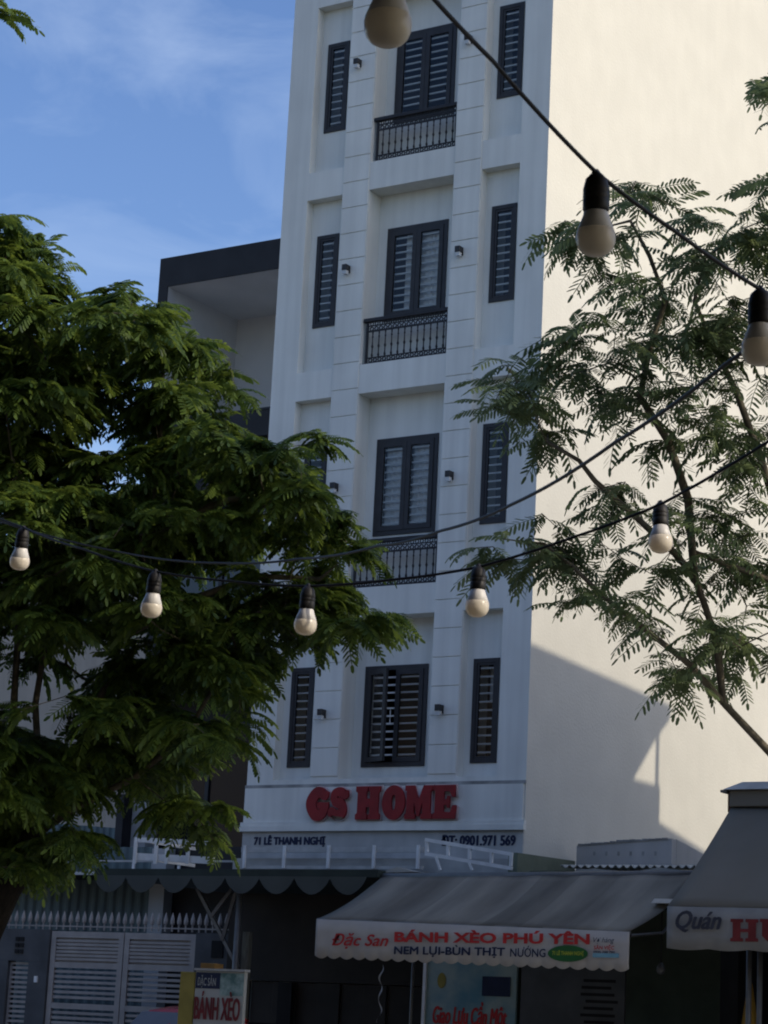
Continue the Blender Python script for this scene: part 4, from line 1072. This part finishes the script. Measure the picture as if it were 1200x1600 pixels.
llimbs = [[ltrunk[-1], atd(60, 1200, 25.2), atd(55, 1100, 25.3), atd(75, 980, 25.5), atd(60, 850, 25.4), atd(80, 700, 25.3), atd(120, 560, 25.2)],
          [ltrunk[-1], atd(110, 1215, 25.1), atd(150, 1110, 25.0), atd(190, 1000, 24.9), atd(230, 850, 24.9), atd(250, 700, 24.9), atd(255, 580, 25)],
          [ltrunk[-1], atd(120, 1260, 25.0), atd(210, 1215, 24.9), atd(290, 1150, 24.8), atd(330, 1080, 24.8)],
          [atd(190, 1000, 24.9), atd(290, 940, 24.8), atd(400, 900, 24.7), atd(500, 905, 24.6)],
          [atd(230, 850, 24.9), atd(330, 790, 24.8), atd(430, 760, 24.7)],
          [ltrunk[-2], atd(-30, 1260, 25.3), atd(20, 1130, 25.3), atd(30, 960, 25.4), atd(-80, 800, 25.6), atd(-160, 600, 25.6), atd(-200, 350, 25.4), atd(-170, 100, 25.2), atd(-90, -20, 25)]]
FR[:] = FR_L
tree('flame_tree', 'dense feathery green street tree covering the left house', ltrunk, llimbs, cl, 'leaf', 11.5, 0, 3, [.30, .26, .24, .21, .17])

# right tree: looser crown, 20.5 m to 23 m from the camera
RC = [(985, 345, 75, 50, 8), (1010, 300, 35, 22, 3), (930, 395, 35, 45, 4), (900, 345, 30, 12, 2), (1140, 390, 85, 60, 18), (1190, 330, 40, 30, 4), (1050, 440, 60, 50, 6),
      (950, 540, 80, 45, 13), (1060, 510, 60, 50, 8), (1150, 530, 60, 70, 16), (885, 590, 40, 40, 4),
      (790, 615, 45, 30, 5), (840, 660, 35, 45, 4), (760, 630, 25, 12, 2), (815, 580, 25, 12, 2),
      (790, 850, 50, 30, 5), (850, 835, 45, 45, 5), (900, 860, 40, 35, 4), (935, 770, 30, 20, 2),
      (1100, 640, 80, 60, 13), (1180, 700, 50, 80, 8), (985, 690, 35, 35, 3), (1000, 770, 60, 40, 5),
      (1085, 830, 70, 50, 7), (1170, 850, 50, 70, 8), (890, 935, 35, 20, 3), (1000, 900, 50, 40, 5), (1050, 990, 60, 40, 6), (1130, 960, 50, 50, 6), (1180, 1040, 40, 50, 5),
      (985, 965, 30, 20, 2), (1060, 1055, 40, 18, 3), (1225, 140, 45, 35, 4), (1215, 95, 20, 10, 1), (1240, 260, 50, 40, 4), (960, 640, 20, 30, 2), (1010, 610, 30, 30, 2),
      (1380, 420, 130, 260, 75), (1560, 480, 140, 280, 60), (1340, 860, 110, 160, 35), (1400, 80, 120, 120, 25), (1560, 900, 120, 130, 25), (1420, -60, 160, 110, 30), (1640, 60, 150, 200, 40), (1700, 600, 120, 300, 40)]  # unseen crown past the right edge, raised to shade the left tree
cr_ = []
for (u, v, ru, rv, n_) in RC:
    for _ in range(n_):
        a = rr_.uniform(0, 6.283); q = math.sqrt(rr_.random()); wide = 2.6 if u > 1300 else .75
        cr_.append((atd(u+ru*q*math.cos(a), v+rv*q*math.sin(a), 21.6+rr_.uniform(-1, 1)*wide), atd(u, v, 21.6)))
tb = atd(1480, 1900, 21.8); tb.z = .1
rtr = [tb, atd(1475, 1700, 21.8), atd(1450, 1500, 21.8), atd(1400, 1360, 21.7)]
rlimbs = [[rtr[-1], atd(1300, 1280, 21.7), atd(1205, 1178, 21.6), atd(1130, 1098, 21.6), atd(1080, 1040, 21.5), atd(1010, 985, 21.5), atd(940, 930, 21.5), atd(895, 885, 21.5), atd(850, 850, 21.5)],
          [atd(1130, 1098, 21.6), atd(1120, 1000, 21.7), atd(1085, 900, 21.7), atd(1050, 860, 21.7), atd(985, 800, 21.6), atd(930, 752, 21.6), atd(905, 720, 21.6), atd(855, 690, 21.6)],
          [rtr[-1], atd(1340, 1150, 21.8), atd(1260, 1000, 21.8), atd(1200, 905, 21.8), atd(1130, 880, 21.8), atd(1080, 860, 21.7)],
          [atd(1260, 1000, 21.8), atd(1230, 850, 21.8), atd(1190, 720, 21.7), atd(1150, 610, 21.7), atd(1110, 530, 21.7), atd(1085, 470, 21.6)],
          [atd(1085, 900, 21.7), atd(1075, 780, 21.7), atd(1045, 690, 21.6), atd(1000, 620, 21.6), atd(1015, 545, 21.6), atd(1040, 470, 21.6), atd(1015, 400, 21.6), atd(985, 345, 21.6)],
          [rtr[-1], atd(1420, 1150, 21.8), atd(1430, 900, 21.8), atd(1440, 600, 21.8), atd(1400, 300, 21.8), atd(1350, 150, 21.8)]]
FR[:] = FR_R
tree('acacia_tree', 'loose feathery street tree with slanting branches before the cream wall', rtr, rlimbs, cr_, 'leafd', 6.4, 0, 8, [.3, .27, .24, .2], leafscale=.92)

# ------------------------------------------------------------------ strings of bulbs
def wire(label, pts, r=.0045):
    P = []
    for i in range(len(pts)-1):
        a, b = V(pts[i]), V(pts[i+1])
        for k in range(8):
            t = k/8; P.append(a.lerp(b, t)-V((0, 0, .022*min(1, (b-a).length)*4*t*(1-t)*.5)))
    P.append(V(pts[-1]))
    return tag(MB().tube(P, r, 6).build('cable', MT['wire'], smooth=True, fix=False), label, 'cable')
BS = None
def bulb(u, v, dist, label, tilt, size=1.0, grp='bulbs on the string lights'):
    """u, v = where the socket hangs from the cable"""
    top = atd(u, v, dist); root = thing('light_bulb', label, 'bulb', top, grp)
    e = Euler((R(tilt[0]), R(tilt[1]), 0))
    def part(nm, prof, m):
        o = MB().lathe((0, 0, 0), prof, 28).build(nm, m, root, smooth=True)
        return o
    specs = (('socket', [(.003, .004), (.010, .0), (.019, -.010), (.0232, -.028), (.0235, -.034), (.0222, -.036), (.0235, -.038), (.0235, -.045), (.0222, -.047), (.0235, -.049), (.0235, -.066), (.021, -.07), (.018, -.071)], MT['socket']),
             ('collar', [(.0205, -.0705), (.0215, -.072), (.0245, -.082), (.0325, -.1035), (.0318, -.1045)], MT['collar']),
             ('dome', [(.0312, -.1030), (.0336, -.1065), (.0350, -.115), (.0345, -.126), (.031, -.136), (.025, -.1435), (.016, -.1485), (.006, -.1502), (.0005, -.1504)], MT['dome']))
    link('cable_tie', MB().lathe((0, 0, 0), [(.007, .006), (.0085, .004), (.0085, -.004), (.007, -.006)], 10, axis=(1, 0, .4)).mesh('cable_tie'), root, top, MT['socket'])
    for nm, prof, m in specs:
        pr = [(a*size, b*size) for a, b in prof]
        mb = MB().lathe((0, 0, 0), pr, 28); me = mb.mesh(nm, V((0, 0, 0)), True)
        bm = bmesh.new(); bm.from_mesh(me); bmesh.ops.recalc_face_normals(bm, faces=bm.faces); bm.to_mesh(me); bm.free()
        o = link(nm, me, root, top, m); o.rotation_euler = e
    return root
wire('thick black cable slanting down across the top right', [atd(430, -260, 2.9), atd(612, -78, 3.35), atd(770, 95, 3.7), atd(932, 270, 4.05), atd(1060, 365, 4.2), atd(1188, 452, 4.4), atd(1420, 560, 4.8)], .004)
wire('thin black cable sagging from the right tree across the third floor window', [atd(1320, 420, 4.7), atd(1130, 572, 5.2), atd(960, 692, 5.9), atd(800, 788, 6.8), atd(690, 829, 7.5), atd(590, 853, 8.2), atd(470, 873, 9), atd(350, 880, 9.6), atd(200, 865, 10.4), atd(0, 815, 11.2), atd(-100, 785, 11.6)], .005)
wire('black cable carrying the five lower bulbs', [atd(1330, 610, 5.9), atd(1200, 690, 6.1), atd(1034, 787, 6.4), atd(900, 838, 6.55), atd(748, 886, 6.7), atd(620, 905, 6.85), atd(482, 916, 7.0), atd(360, 908, 7.2), atd(243, 893, 7.4), atd(130, 858, 7.7), atd(36, 824, 8.1), atd(-80, 775, 8.5)], .0042)
bulb(612, -78, 3.35, 'biggest dark bulb, cut off by the top edge of the photo', (0, 0))
bulb(932, 272, 4.05, 'dark shaded bulb hanging on the thick cable before the cream wall', (2, 0))
bulb(1188, 453, 4.4, 'dark bulb half outside the right edge of the photo', (0, 0))
bulb(1032, 786, 6.6, 'grey shaded bulb hanging in front of the right tree', (-5, -4))
bulb(748, 885, 6.7, 'sunlit cream bulb before the right part of the white facade', (0, 0), )
bulb(482, 916, 7.0, 'sunlit cream bulb hanging in front of the left tree edge, second from the facade', (2, 3), )
bulb(243, 893, 7.4, 'sunlit cream bulb in the middle of the left tree', (5, 7))
bulb(37, 825, 8.1, 'sunlit cream bulb leaning left near the left edge of the photo', (8, 10))
